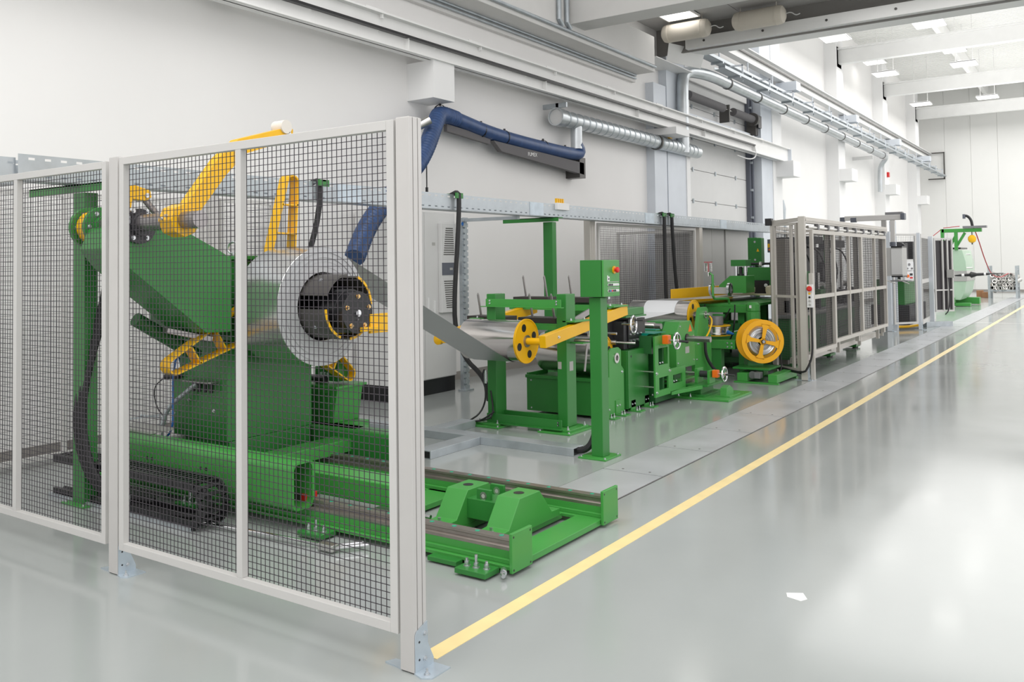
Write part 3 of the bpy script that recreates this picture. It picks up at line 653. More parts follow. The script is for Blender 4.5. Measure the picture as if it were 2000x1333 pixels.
for x, y in ((-2.78, 3.74), (-3.98, 3.74), (-5.2, 3.74)):
    q = t.p('mounting_pad', MB().box(x - .10, x + .10, y - .06, y + .07, .012, .04), 'green', bevel=.003)
    b = MB()
    for dx, dy, sh in ((-.06, .0, .018), (.0, .0, .045), (.06, .01, .018)): b.bolt((x + dx, y + dy, .04), r=.014, h=.022, shank=sh).cyl((x + dx, y + dy, 0), (x + dx, y + dy, .02), .008, 8)
    mk('anchor_bolt', b, 'bolt', t.loc, q)
t.p('foot_block', MB().box(-3.13, -2.93, 3.76, 3.82, .01, .035), 'green', bevel=.003)
t.p('foot_block', MB().box(-3.1, -2.94, 4.98, 5.06, .01, .035), 'green', bevel=.003)
t.p('leveling_screw', MB().cyl((-2.64, 3.79, .035), (-2.62, 3.76, .035), .018, 12).cyl((-2.62, 3.75, .035), (-2.60, 3.73, .03), .012, 8), 'bolt')
# saddle with two trestle humps
t = T('rail_saddle', 'green welded saddle block with two trestle humps between the rails', 'machine base', (-3.15, 4.4, .05))
def hump(x0, x1, y0, y1, h): 
    w = y1 - y0
    return MB().prism([(y0, .05), (y0, .095), (y0 + w * .17, .10), (y0 + w * .34, h), (y0 + w * .66, h), (y0 + w * .86, .10), (y1, .095), (y1, .05)], x0, x1, 'x')
for x0, x1 in ((-3.42, -3.26), (-3.04, -2.88)):
    q = t.p('trestle', hump(x0, x1, 4.08, 4.76, .255), 'green_light', bevel=.004); xm = (x0 + x1) / 2
    mk('top_hole', MB().cyl((xm, 4.42, .2552), (xm, 4.42, .2562), .033, 20), 'black', t.loc, q)
    mk('foot_bolt', MB().bolt((xm, 4.13, .097), r=.011, h=.02).bolt((xm, 4.71, .097), r=.011, h=.02), 'bolt', t.loc, q)
t.p('cross_box', MB().box(-3.27, -3.03, 4.30, 4.52, .09, .21), 'green', bevel=.003)
for y in (4.33, 4.47):
    q = t.p('lug', MB().box(-3.20, -3.10, y - .012, y + .012, .18, .27), 'green', bevel=.002)
    mk('pin_bore', MB().ring((-3.15, y - .0135, .232), (-3.15, y - .0115, .232), .025, .013, 20), 'steel', t.loc, q)
    mk('pin_hole', MB().cyl((-3.15, y - .0130, .232), (-3.15, y - .0118, .232), .019, 16), 'sign_grey', t.loc, q)
t = T('hydraulic_fitting', 'small chrome hydraulic coupling beside the rail and the thick post', 'fitting', (-3.38, 3.98, .17))
t.p('coupling', MB().cyl((-3.42, 4.0, .16), (-3.30, 4.0, .16), .012, 10).cyl((-3.38, 4.0, .16), (-3.35, 4.0, .16), .018, 8), 'chrome')
t.p('blue_hose', MB().cyl((-3.5, 4.0, .17), (-3.42, 4.0, .16), .012, 8), 'blue')
t = T('cable_pipe', 'bent chrome pipe lying on the floor in front of the track', 'pipe', (-4.4, 3.55, .02))
t.p('pipe_run', MB().tube([(-4.75, 3.5, .03), (-4.2, 3.56, .03), (-3.75, 3.6, .03)], .010, 8), 'chrome').data
t.p('pipe_run', MB().tube([(-3.72, 3.6, .03), (-3.6, 3.75, .03)], .010, 8), 'chrome')
t.p('pipe_run', MB().tube([(-3.68, 3.58, .03), (-3.55, 3.74, .03)], .010, 8), 'chrome')
t.p('junction_block', MB().box(-3.78, -3.66, 3.56, 3.62, .01, .05), 'steel', bevel=.006)

# ------------------------------------------------------------------ uncoiler carriage and steel coil
def rrect(y0, y1, z0, z1, r, n=5):
    P = []
    for cy, cz, a0 in ((y1 - r, z1 - r, 0), (y0 + r, z1 - r, 90), (y0 + r, z0 + r, 180), (y1 - r, z0 + r, 270)):
        for k in range(n + 1):
            a = math.radians(a0 + 90 * k / n); P.append((cy + r * math.cos(a), cz + r * math.sin(a)))
    return P
t = T('uncoiler', 'large green uncoiler carriage with slanted boom, black expanding mandrel and yellow arms', 'uncoiler', (-5.2, 4.4, .18)); unc = t
t.p('box_tube', MB().ringplate(rrect(3.69, 3.87, .135, .43, .05), rrect(3.705, 3.855, .15, .415, .038), -6.1, -4.13, 'x'), 'green_light', label='near hollow box tube with rounded corners')
b = MB()
for x in (-5.62, -5.56, -5.02, -4.96): b.cyl((x, 3.688, .30), (x, 3.692, .30), .012, 10)
t.p('side_hole', b, 'black')
t.p('cross_beam', MB().box(-5.2, -5.0, 3.87, 5.1, .16, .26), 'green_light', bevel=.006)
t.p('box_tube', MB().ringplate(rrect(5.08, 5.28, .03, .33, .04), rrect(5.095, 5.265, .045, .315, .03), -6.1, -4.56, 'x'), 'green', label='rear hollow box tube')
t.p('cross_beam', MB().box(-6.05, -5.9, 3.87, 5.08, .16, .32), 'green', bevel=.004)
t.p('inner_beam', MB().box(-5.0, -3.72, 4.10, 4.32, .13, .272), 'green_light', bevel=.008)
t.p('slide_block', MB().box(-4.45, -4.22, 3.84, 3.94, .165, .205), 'dgrey'); t.p('wiper', MB().box(-4.22, -4.18, 3.84, 3.94, .165, .205), 'red')
t.p('lower_body', MB().box(-5.95, -5.402, 4.22, 5.02, .16, .34), 'green', bevel=.006)
t.p('base_ledge', MB().box(-5.42, -5.34, 4.1, 5.1, .14, .165), 'green_light')
t.p('column', MB().box(-6.05, -5.40, 4.20, 5.04, .34, 1.08), 'green', bevel=.008)
t.p('upper_column', MB().box(-6.27, -5.40, 4.24, 5.0, 1.081, 1.69), 'green', bevel=.008)
t.p('top_box', MB().box(-5.70, -5.36, 4.20, 4.8, 1.691, 1.72), 'green', bevel=.004)
t.p('lifting_eye', MB().torus((-5.55, 4.38, 1.785), (.35, -1, 0), .045, .010, 24, 8).cyl((-5.55, 4.38, 1.72), (-5.55, 4.38, 1.745), .02, 10), 'bolt')
# slanted boom
prof = [(3.24, 1.90), (3.32, 1.925), (3.617, 1.93), (3.99, 1.754), (4.09, 1.70), (4.09, 1.17), (3.87, 1.18), (3.28, 1.64), (3.18, 1.76)]
t.p('boom', MB().prism(prof, -5.60, -5.20, 'x'), 'green', bevel=.006)
t.p('boom_root', MB().box(-5.9, -5.42, 3.9, 4.25, 1.12, 1.60), 'green_dark'); t.p('boom_hinge', MB().bar((-5.45, 3.72, 1.20), (-5.35, 4.02, 1.12), .10, .04), 'brush', bevel=.004)
t.p('boom_cylinder', MB().cyl((-5.62, 3.6, 1.28), (-5.62, 4.1, .98), .05, 16), 'green_dark')
for x0, x1, rr in ((-5.79, -5.755, .14), (-5.63, -5.60, .135), (-5.20, -5.175, .115)):
    q = t.p('bearing_disc', MB().cyl((x0, 3.35, 1.91 if x0 > -5.3 else 1.92), (x1, 3.35, 1.91 if x0 > -5.3 else 1.92), rr, 32).cyl((x1, 3.35, 1.92), (x1 + .035, 3.35, 1.92), .075, 24), 'green' if x0 < -5.3 else 'machine_dark', bevel=.002)
    b = MB()
    for k in range(6): b.bolt((x1, 3.35 + .10 * math.cos(k * PI / 3), 1.92 + .10 * math.sin(k * PI / 3)), (1, 0, 0), .010, .012)
    mk('disc_bolt', b, 'bolt', t.loc, q)
t.p('shaft_collar', MB().cyl((-5.74, 3.35, 1.92), (-5.625, 3.35, 1.92), .112, 28), 'yellow')
t.p('shaft', MB().cyl((-5.8, 3.35, 1.93), (-4.55, 3.35, 1.93), .055, 28), 'brush')
# pressing arm with roller
q = t.p('clamp_block', MB().cyl((-4.83, 3.35, 1.93), (-4.70, 3.35, 1.93), .105, 8), 'yellow', bevel=.004)
mk('clamp_bolt', MB().bolt((-4.74, 3.245, 1.955), (0, -1, .2), .008, .010).bolt((-4.79, 3.247, 1.94), (0, -1, .2), .008, .010), 'bolt', t.loc, q)
t.p('press_arm', MB().prism([(3.33, 1.99), (3.42, 1.94), (3.66, 2.235), (3.815, 2.39), (4.23, 2.53), (4.23, 2.60), (4.20, 2.615), (3.76, 2.48), (3.60, 2.34)], -4.785, -4.705, 'x'), 'yellow')
t.p('press_roller', MB().cyl((-4.80, 4.16, 2.61), (-4.69, 4.16, 2.61), .048, 28), 'roller_white')
t.p('roller_bolt', MB().bolt((-4.703, 4.19, 2.565), (1, 0, 0), .012, .010), 'bolt')
t.p('small_lever', MB().prism([(3.27, 2.03), (3.34, 2.03), (3.35, 2.09), (3.45, 2.085), (3.49, 2.11), (3.48, 2.155), (3.37, 2.185), (3.27, 2.16)], -5.35, -5.26, 'x'), 'yellow', bevel=.005)
t.p('lever_pin', MB().cyl((-5.26, 3.45, 2.12), (-5.25, 3.45, 2.12), .016, 12), 'bolt')
t.p('cylinder_rod', MB().cyl((-5.30, 3.46, 2.10), (-5.24, 3.58, 1.92), .022, 14), 'brush')
# yellow strap arms behind the coil
def straparm(deg, tip):
    a = math.radians(deg); d = Vector((0, math.cos(a), math.sin(a))); e = Vector((0, -math.sin(a), math.cos(a))); c = Vector((-5.33, 4.58, 1.338))
    r0, r1 = .30, tip; w0, w1 = .125, .055
    def pt(r, w): return c + d * r + e * w
    b = MB(); L = [pt(r0, w0), pt(r1 - .05, w1)] + [pt(r1 - .05 + .05 * math.sin(k * PI / 8), w1 * math.cos(k * PI / 8)) for k in range(1, 8)] + [pt(r1 - .05, -w1), pt(r0, -w0)]
    vs = []
    for i, p in enumerate(L):
        dd = (L[min(i + 1, len(L) - 1)] - L[max(i - 1, 0)]).normalized(); nn = dd.cross(Vector((1, 0, 0))) * .006
        for x in (-.05, .05): vs += [p + Vector((x, 0, 0)) + nn, p + Vector((x, 0, 0)) - nn]
    fs = []
    for i in range(len(L) - 1):
        k = 4 * i; fs += [(k, k + 4, k + 6, k + 2), (k + 1, k + 3, k + 7, k + 5), (k, k + 1, k + 5, k + 4), (k + 2, k + 6, k + 7, k + 3)]
    b.add(vs, fs)
    for r in (.55, .78): 
        w = w0 + (w1 - w0) * (r - r0) / (r1 - r0); b.bar(pt(r, w), pt(r + .03, -w), .10, .012, d)
    return b
for dg, tip in ((80, 1.03), (203, 1.02), (322, 1.05)): t.p('strap_arm', straparm(dg, tip), 'yellow')
t.p('back_plate', MB().cyl((-5.42, 4.58, 1.338), (-5.28, 4.58, 1.338), .32, 36), 'black')
# mandrel
t.p('mandrel_core', MB().cyl((-5.30, 4.58, 1.338), (-4.52, 4.58, 1.32), .085, 20).box(-5.3, -4.62, 4.50, 4.66, 1.22, 1.46), 'black')
cz = 1.325
for a0 in (35, 125, 215, 305):
    b = MB(); n = 8; R1, R0 = .238, .224; vs = []; 
    cc = (4.58, 1.338); a_c = math.radians(a0 + (0)); 
    for k in range(n + 1):
        a = math.radians(a0 - 33 + 66 * k / n)
        for x in (-5.28, -4.52):
            for R in (R0, R1): vs.append((x, cc[0] + R * math.cos(a), cc[1] + R * math.sin(a)))
    fs = []
    for k in range(n):
        i = 4 * k; fs += [(i + 1, i + 3, i + 7, i + 5), (i, i + 4, i + 6, i + 2), (i, i + 1, i + 5, i + 4), (i + 2, i + 6, i + 7, i + 3)]
    fs += [(0, 2, 3, 1), (4 * n, 4 * n + 1, 4 * n + 3, 4 * n + 2)]
    b.add(vs, fs); q = t.p('mandrel_jaw', b, 'dgrey')
    b = MB(); vs = []
    for k in range(n + 1):
        a = math.radians(a0 - 33 + 66 * k / n)
        for x in (-4.52, -4.514):
            for R in (R0 - .003, R1 + .001): vs.append((x, cc[0] + R * math.cos(a), cc[1] + R * math.sin(a)))
    b.add(vs, fs)
    if a0 != 125: mk('jaw_edge', b, 'yellow', t.loc, q)
    am = math.radians(a0); b = MB()
    for x in (-5.15, -4.75): b.bar((x, 4.58, 1.338), (x, 4.58 + R0 * math.cos(am), 1.338 + R0 * math.sin(am)), .05, .09, (1, 0, 0))
    mk('jaw_link', b, 'black', t.loc, q)
    b = MB()
    for x in (-4.98, -4.66): b.bolt((x, 4.58 + R1 * math.cos(am), 1.338 + R1 * math.sin(am)), (0, math.cos(am), math.sin(am)), .010, .006)
    mk('jaw_bolt', b, 'bolt', t.loc, q)
q = t.p('hub_disc', MB().cyl((-4.66, 4.58, 1.30), (-4.43, 4.58, 1.30), .152, 40).cyl((-4.6, 4.58, 1.31), (-4.50, 4.58, 1.31), .158, 40), 'black', bevel=.003)
b = MB()
for k in range(5): b.bolt((-4.43, 4.58 + .115 * math.cos(k * 1.2566 + .3), 1.30 + .115 * math.sin(k * 1.2566 + .3)), (1, 0, 0), .012, .012)
mk('hub_bolt', b, 'brass', t.loc, q)
mk('hub_cap', MB().cyl((-4.43, 4.575, 1.295), (-4.415, 4.575, 1.295), .024, 20).cyl((-4.43, 4.57, 1.25), (-4.42, 4.57, 1.25), .006, 8), 'chrome', t.loc, q)
t.p('keeper_bracket', MB().prism([(-4.72, 1.19), (-4.40, 1.19), (-4.40, 1.16), (-4.72, 1.13)], 4.60, 4.78, 'y').box(-4.45, -4.42, 4.70, 4.95, 1.14, 1.28), 'yellow', bevel=.003)
# details on the column
b = MB()
for x, z in ((-5.85, .62), (-5.55, .56), (-5.85, 1.0), (-5.5, 1.0)): b.bolt((x, 4.20, z), (0, -1, 0), .009, .008)
t.p('cover_bolt', b, 'bolt')
t.p('cable_gland_plate', MB().box(-5.80, -5.50, 4.10, 4.20, .775, .785), 'brush')
mb = MB()
for k in range(4): mb.cyl((-5.74 + k * .07, 4.16, .70), (-5.74 + k * .07, 4.16, .775), .014, 10)
t.p('cable_gland', mb, 'black')
t.p('grey_conduit', MB().tube([(-5.70, 4.16, .76), (-5.82, 4.14, .68), (-6.0, 4.1, .55), (-6.02, 4.08, .40), (-6.1, 4.0, .36), (-6.3, 3.9, .36)], .018, 10, 2), 'galv')
t.p('blue_air_hose', MB().tube([(-5.93, 4.18, 1.05), (-5.94, 4.12, .85), (-5.88, 4.08, .6), (-5.86, 4.06, .38), (-6.0, 4.0, .31), (-6.25, 3.95, .33)], .008, 8, 2), 'blue')
t.p('sensor_body', MB().cyl((-6.08, 4.15, .79), (-5.93, 4.18, .80), .022, 12), 'black'); t.p('sensor_bracket', MB().box(-5.99, -5.91, 4.16, 4.20, .86, 1.02), 'chrome')
t.p('sensor_cable', MB().tube([(-6.08, 4.15, .79), (-6.2, 4.12, .70), (-6.12, 4.1, .55), (-6.0, 4.08, .50)], .005, 6, 2), 'black')
t.p('cable_ladder', MB().tube([(-6.05, 4.1, .30), (-6.05, 4.1, .48), (-6.25, 4.05, .49)], .008, 6).tube([(-6.12, 4.0, .30), (-6.12, 4.0, .42), (-6.35, 3.95, .44)], .008, 6).bar((-6.35, 3.9, .46), (-5.95, 4.15, .52), .02, .01).bar((-6.4, 3.9, .38), (-6.0, 4.1, .44), .02, .01), 'galv')
t.p('side_bracket', MB().box(-6.35, -5.9, 3.95, 4.2, .29, .30).box(-6.35, -6.30, 3.85, 4.2, .25, .36), 'green_dark')
t.p('steel_corner', MB().box(-6.22, -5.75, 3.80, 4.0, .432, .448).box(-6.22, -6.19, 3.75, 4.0, .25, .445), 'sign_grey')
t.p('grey_motor', MB().cyl((-6.30, 3.85, .34), (-6.08, 3.85, .36), .035, 14), 'galv')
# energy chain: countable links
t = T('energy_chain', 'black plastic energy chain looping in front of the uncoiler carriage', 'cable chain', (-5.3, 3.5, 0))
P_ = [(-6.35, .27)] + [(-6.35 + k * .053, .27) for k in range(1, 31)]
x, z = -4.76, .15; R = .12
P_ += [(-4.76 + R * math.sin(a * PI / 8), .15 + R * math.cos(a * PI / 8)) for a in range(1, 8)]
P_ += [(-4.76 - k * .053, .03) for k in range(0, 31)]
for (xa, za), (xb, zb) in zip(P_, P_[1:]):
    d = Vector((xb - xa, 0, zb - za)); 
    if d.length < .01: continue
    u = Vector((-d.z, 0, d.x)).normalized()
    b = MB(); a_, b_ = Vector((xa, 0, za)), Vector((xb, 0, zb))
    for yy in (3.42, 3.60): b.bar(a_ + Vector((0, yy, 0)) + d * .04, b_ + Vector((0, yy, 0)) - d * .04, .02, .055, u)
    b.bar((a_ + b_) / 2 + u * .02 + Vector((0, 3.42, 0)), (a_ + b_) / 2 + u * .02 + Vector((0, 3.60, 0)), .022, .008, u)
    t.p('chain_link', b, 'black')
t.p('chain_tray', MB().box(-6.35, -4.72, 3.38, 3.40, .0, .025).box(-6.35, -4.72, 3.63, 3.65, 0, .025), 'galv')
t.p('chain_hoses', MB().tube([(-6.35, 3.5, .27), (-4.76, 3.5, .27), (-4.64, 3.5, .15), (-4.76, 3.5, .03), (-6.35, 3.5, .03)], .02, 8, 2), 'black_soft')
# steel coil
t = T('steel_coil', 'wide coil of bright steel strip on the black mandrel', 'steel coil', (-5.0, 4.58, .9))
prof = []; R, r0 = .438, .252; N = 15
random.seed(3)
pr = [(r0, -.01), (r0 + .03, -.002), (R * .75, 0), (R * .752, -.003), (R * .90, -.002), (R * .902, .002), (R - .006, .001), (R - .001, -.004), (R, -.46), (r0, -.46)]
pr_old = [(r0, 0)] + [(r0 + (R - r0) * (k + .5) / N, .0015 * (k % 2) + random.uniform(0, .002) + (.006 if k in (4, 9) else 0)) for k in range(N)] + [(R, 0), (R, -.46), (r0, -.46)]
t.p('coil_windings', MB().lathe((-4.78, 4.58, 1.338), (1, 0, 0), pr, 128, True), 'coil')
t.p('coil_face', MB().ring((-4.780, 4.58, 1.338), (-4.776, 4.58, 1.338), R - .002, r0 + .002, 128), 'coil_edge')
for rr in (.29, .33, .36, .40): t.p('winding_step', MB().ring((-4.776, 4.58, 1.338), (-4.774 + (rr > .35) * .003, 4.58, 1.338), rr + .004, rr, 96), 'coil_edge')
# strip from coil under the first roller and on over the second
t = T('steel_strip', 'grey steel strip running from the coil down under the first roller', 'steel strip', (-5.0, 6, .9))
c0 = Vector((4.58, 1.338)); R0 = .44; c1 = Vector((7.11, .885)); R1 = .206
# inner tangent: over the coil top, under roller bottom
D = c1 - c0; L_t = D.length; base = math.atan2(D.y, D.x); al = math.acos((R0 + R1) / L_t)
a0 = base + al; pts = []
for k in range(7): a = a0 + math.radians(24 - 4 * k); pts.append((c0.x + R0 * math.cos(a), c0.y + R0 * math.sin(a)))
a1 = a0 + PI
for k in range(11): a = a1 + math.radians(7 * k); pts.append((c1.x + R1 * math.cos(a), c1.y + R1 * math.sin(a)))
e_ = pts[-1]; pts += [(7.6, .92), (8.1, 1.0)]
n = len(pts); vs = []
for y, z in pts: vs += [(-5.25, y, z), (-4.79, y, z)]
t.p('strip', MB().add(vs, [(2 * i, 2 * i + 1, 2 * i + 3, 2 * i + 2) for i in range(n - 1)]), 'strip')

# hydraulic unit behind the carriage
t = T('hydraulic_unit', 'small green hydraulic power unit behind the uncoiler carriage', 'hydraulic unit', (-5.5, 5.35, 0))
t.p('tank', MB().prism([(-5.72, .33), (-5.32, .33), (-5.27, .62), (-5.77, .62)], 5.2, 5.5, 'y'), 'green_light', bevel=.006)
mb = MB()
for k in range(14): mb.box(-5.70 + k * .027, -5.694 + k * .027, 5.19, 5.2, .36, .58)
t.p('cooling_ribs', mb, 'green'); t.p('tank_lid', MB().box(-5.8, -5.25, 5.17, 5.53, .62, .64), 'green_light', bevel=.003)
t.p('base_frame', MB().box(-5.8, -5.2, 5.1, 5.5, .27, .33).box(-5.2, -5.0, 5.1, 5.3, .27, .33).box(-5.75, -5.65, 5.15, 5.25, 0, .27).box(-5.3, -5.2, 5.15, 5.25, 0, .27), 'green_light', bevel=.003)
t.p('valve_block', MB().box(-5.62, -5.55, 5.28, 5.38, .64, .78).box(-5.50, -5.36, 5.3, 5.42, .66, .84), 'green', bevel=.006)
t.p('pump', MB().cyl((-5.62, 5.24, .68), (-5.45, 5.24, .68), .03, 12).cyl((-5.56, 5.3, .78), (-5.56, 5.3, .82), .02, 10), 'black')
mb = MB()
for k in range(3): mb.cyl((-5.52 + k * .04, 5.26, .70), (-5.52 + k * .04, 5.26, .74), .01, 8)
t.p('fitting', mb, 'bolt')

# ------------------------------------------------------------------ control post and looper roller stand
t = T('control_post', 'green control box with emergency stop and buttons on a green floor post', 'control post', (-3.57, 6.56, 0))
t.p('base_plate', MB().box(-3.70, -3.44, 6.42, 6.70, 0, .014), 'green_light', bevel=.002)
b = MB()
for x in (-3.68, -3.46):
    for y in (6.445, 6.675): b.bolt((x, y, .014), r=.008, h=.008)
t.p('anchor_bolt', b, 'bolt'); t.p('column', MB().box(-3.615, -3.505, 6.50, 6.62, .014, 1.34), 'green', bevel=.005)
bx = t.p('box_body', MB().box(-3.675, -3.475, 6.46, 6.755, 1.345, 1.655), 'green', bevel=.004)
dr = t.p('box_door', MB().box(-3.470, -3.452, 6.462, 6.752, 1.347, 1.653), 'green_light', bevel=.004)
mk('stop_collar', MB().cyl((-3.452, 6.65, 1.57), (-3.444, 6.65, 1.57), .032, 24), 'yellow_orange', t.loc, dr)
mk('stop_button', MB().lathe((-3.444, 6.65, 1.57), (1, 0, 0), [(.012, 0), (.012, .012), (.024, .016), (.025, .03), (.018, .038), (0, .04)], 20), 'red', t.loc, dr)
mk('key_switch', MB().box(-3.452, -3.449, 6.525, 6.565, 1.475, 1.515).box(-3.452, -3.450, 6.525, 6.54, 1.51, 1.525), 'sign_white', t.loc, dr)
mk('key_hole', MB().cyl((-3.449, 6.547, 1.495), (-3.446, 6.547, 1.495), .008, 10), 'black', t.loc, dr)
for row, (z, cols) in enumerate(((1.445, ('black', 'black', 'black', 'sign_white', 'sign_white', 'sign_white', 'sign_white')), (1.395, ('black', 'blue', 'red', 'black', 'black', 'sign_white', 'sign_white')))):
    mk('label_strip', MB().box(-3.452, -3.4505, 6.53, 6.73, z + .021, z + .027), 'sign_grey', t.loc, dr)
    for k, c in enumerate(cols):
        y = 6.545 + k * .028
        mk('button_ring', MB().ring((-3.452, y, z), (-3.447, y, z), .0125, .009, 16), 'sign_white', t.loc, dr)
        mk('button', MB().cyl((-3.452, y, z), (-3.442, y, z), .009, 14), c, t.loc, dr)
t.p('box_cable', MB().cyl((-3.62, 6.6, 1.33), (-3.62, 6.6, 1.345), .012, 8).cyl((-3.48, 6.6, 1.325), (-3.48, 6.6, 1.345), .012, 8), 'bolt')

def roller(name, label, x0, x1, y, z, r, flange=True, rod=None, m='roll', fl=.015, group=None):
    t = T(name, label, 'roller', ((x0 + x1) / 2, y, z), group)
    t.p('roller_shell', MB().lathe((x0, y, z), (1, 0, 0), [(r * .93, 0), (r, .01), (r, x1 - x0 - .01), (r * .93, x1 - x0)], 64), m)
    if flange:
        for xa in (x1,):
            q = t.p('flange', MB().ring((xa, y, z), (xa + fl, y, z), r + fl, .03, 56).ring((xa + fl * .5, y, z), (xa + fl * 1.4, y, z), r + fl, r + fl - .012, 56), 'yellow', bevel=.001)
            if xa == x1:
                b = MB(); b2 = MB()
                for k in range(4):
                    a = k * PI / 2 + .35; cy, cz_ = y + r * .68 * math.cos(a), z + r * .68 * math.sin(a); b.cyl((xa + fl, cy, cz_), (xa + fl + .0012, cy, cz_), r * .19, 22)
                mk('flange_hole', b, 'black', t.loc, q)
        t.p('bearing', MB().ring((x1 + fl, y, z), (x1 + fl + .012, y, z), .058, .036, 30), 'brush')
    t.p('axle', MB().cyl((x0 - .06, y, z), (x1 + (rod or .08), y, z), .034, 24), 'yellow' if rod else 'brush')
    return t
roller('deflection_roller', 'polished steel roller with yellow perforated flange at the front of the line', -5.34, -4.66, 7.11, .885, .20, rod=.26)
t = T('roller_stand', 'green two-legged roller frame with yellow swing arms', 'machine stand', (-4.75, 7.4, 0))
for x0, x1, y0 in ((-5.24, -5.13, 7.30), (-4.47, -4.36, 7.40)):
    t.p('leg', MB().box(x0, x1, y0 - .02, y0 + .16, .04, 1.33), 'green', bevel=.006)
for cx_, y0 in ((-5.18, 7.35), (-4.40, 7.41)):
    q = t.p('foot_plate', MB().box(cx_ - .19, cx_ + .17, y0 - .22, y0 + .28, .0, .018).box(cx_ - .15, cx_ + .13, y0 - .16, y0 + .22, .018, .038), 'green_light', bevel=.003)
    b = MB()
    for dx in (-.12, .10):
        for dy in (-.13, .19): b.bolt((cx_ + dx, y0 + dy, .038), r=.011, h=.012, shank=.022)
    b.bolt((cx_ - .17, y0 - .2, .018), r=.009, h=.01).bolt((cx_ + .15, y0 - .2, .018), r=.009, h=.01)
    mk('anchor_bolt', b, 'bolt', t.loc, q)
t.p('top_crossbar', MB().box(-5.24, -4.35, 7.265, 7.275, 1.205, 1.28).box(-5.28, -4.32, 7.225, 7.275, 1.20, 1.208), 'green_light', bevel=.002)
t.p('bottom_crossbar', MB().box(-5.24, -4.36, 7.262, 7.272, .04, .125).box(-5.26, -4.34, 7.215, 7.272, .035, .043).box(-5.13, -4.47, 7.42, 7.46, .06, .14), 'green', bevel=.002)
b = MB()
for x in (-5.19, -4.40):
    for z in (1.235, 1.262, .075, .1): b.bolt((x, 7.265, z), (0, -1, 0), .007, .007)
t.p('crossbar_bolt', b, 'bolt')
def slope(y): return .931 + (y - 7.05) * .128
for x in (-4.315, -5.47):
    a = t.p('swing_arm', MB().bar((x, 6.87, slope(6.87)), (x, 8.55, slope(8.55)), .07, .115), 'yellow', bevel=.005)
    mk('arm_bolt', MB().bolt((x + .035, 7.10, slope(7.10)), (1, 0, 0), .010, .01).bolt((x + .035, 7.72, slope(7.72) + .02), (1, 0, 0), .010, .02).bolt((x + .035, 7.80, slope(7.80) + .02), (1, 0, 0), .010, .02), 'bolt', t.loc, a)
ZB = {7.48: 1.0, 8.30: 1.17}
for y in (7.48, 8.30):
    zz = ZB[y] + .02 if y < 8 else slope(y) + .078
    t.p('weight_shelf', MB().box(-5.62, -4.36, y - .05, y + .20, zz, zz + .014).box(-5.62, -4.36, y - .05, y - .04, zz - .05, zz), 'green_light', bevel=.002)
    if y > 8: t.p('shelf_riser', MB().box(-5.3, -5.1, y + .02, y + .12, zz + .014, ZB[y] + .033).box(-4.8, -4.6, y + .02, y + .12, zz + .014, ZB[y] + .033), 'green_dark')
    for x in (-5.46, -4.33):
        q = t.p('clamp_plate', MB().box(x - .075, x + .065, y - .10, y + .24, slope(y) + .070, slope(y) + .086), 'green_light', bevel=.002)
        mk('plate_bolt', MB().bolt((x, y - .06, slope(y) + .086), r=.010, h=.012, shank=.01).bolt((x, y + .20, slope(y) + .086), r=.010, h=.012, shank=.01), 'bolt', t.loc, q)
t.p('pivot_bracket', MB().bar((-4.40, 7.60, 1.06), (-4.30, 7.75, 1.15), .03, .05), 'brush')
t.p('latch_plate', MB().box(-4.36, -4.22, 7.46, 7.60, .845, .86), 'green_light', bevel=.002); t.p('latch_pin', MB().cyl((-4.20, 7.50, .84), (-4.22, 7.48, .58), .011, 10).cyl((-4.33, 7.48, .875), (-4.16, 7.5, .872), .012, 8), 'brush')
t.p('type_label', MB().box(-4.46, -4.42, 7.3785, 7.3795, .60, .67).box(-4.3595, -4.3585, 7.43, 7.50, .58, .67), 'sign_grey')
t.p('arm_knob', MB().lathe((-5.60, 6.98, .88), (0, -1, 0), [(.03, 0), (.055, .01), (.055, .05), (.03, .06)], 20), 'yellow')
t.p('connector', MB().cyl((-5.265, 7.28, .55), (-5.265, 7.28, .42), .016, 10), 'bolt')
for i, (x0, x1, y, lb) in enumerate(((-5.62, -5.14, 7.48, 'charcoal weight block with two upright pins, near left'), (-4.97, -4.53, 7.48, 'charcoal weight block with two upright pins, near right above the yellow flange'), (-5.58, -5.12, 8.30, 'charcoal weight block with two upright pins, rear left'), (-4.98, -4.50, 8.30, 'charcoal weight block with two upright pins, rear right behind the control box'))):
    zb = ZB[y] + .034
    t = T('weight_block', lb, 'weight', ((x0 + x1) / 2, y, zb), 'weights on the swing arms')
    t.p('block', MB().box(x0, x1, y - .03, y + .21, zb, zb + .055), 'char', bevel=.003)
    for x in (x0 + .10, x1 - .08): t.p1('pin', MB().cyl((x, y + .09, zb + .05), (x - .01, y + .05, zb + .28), .012, 12).cyl((x - .01, y + .05, zb + .28), (x - .01, y + .05, zb + .295), .007, 8), 'brush')

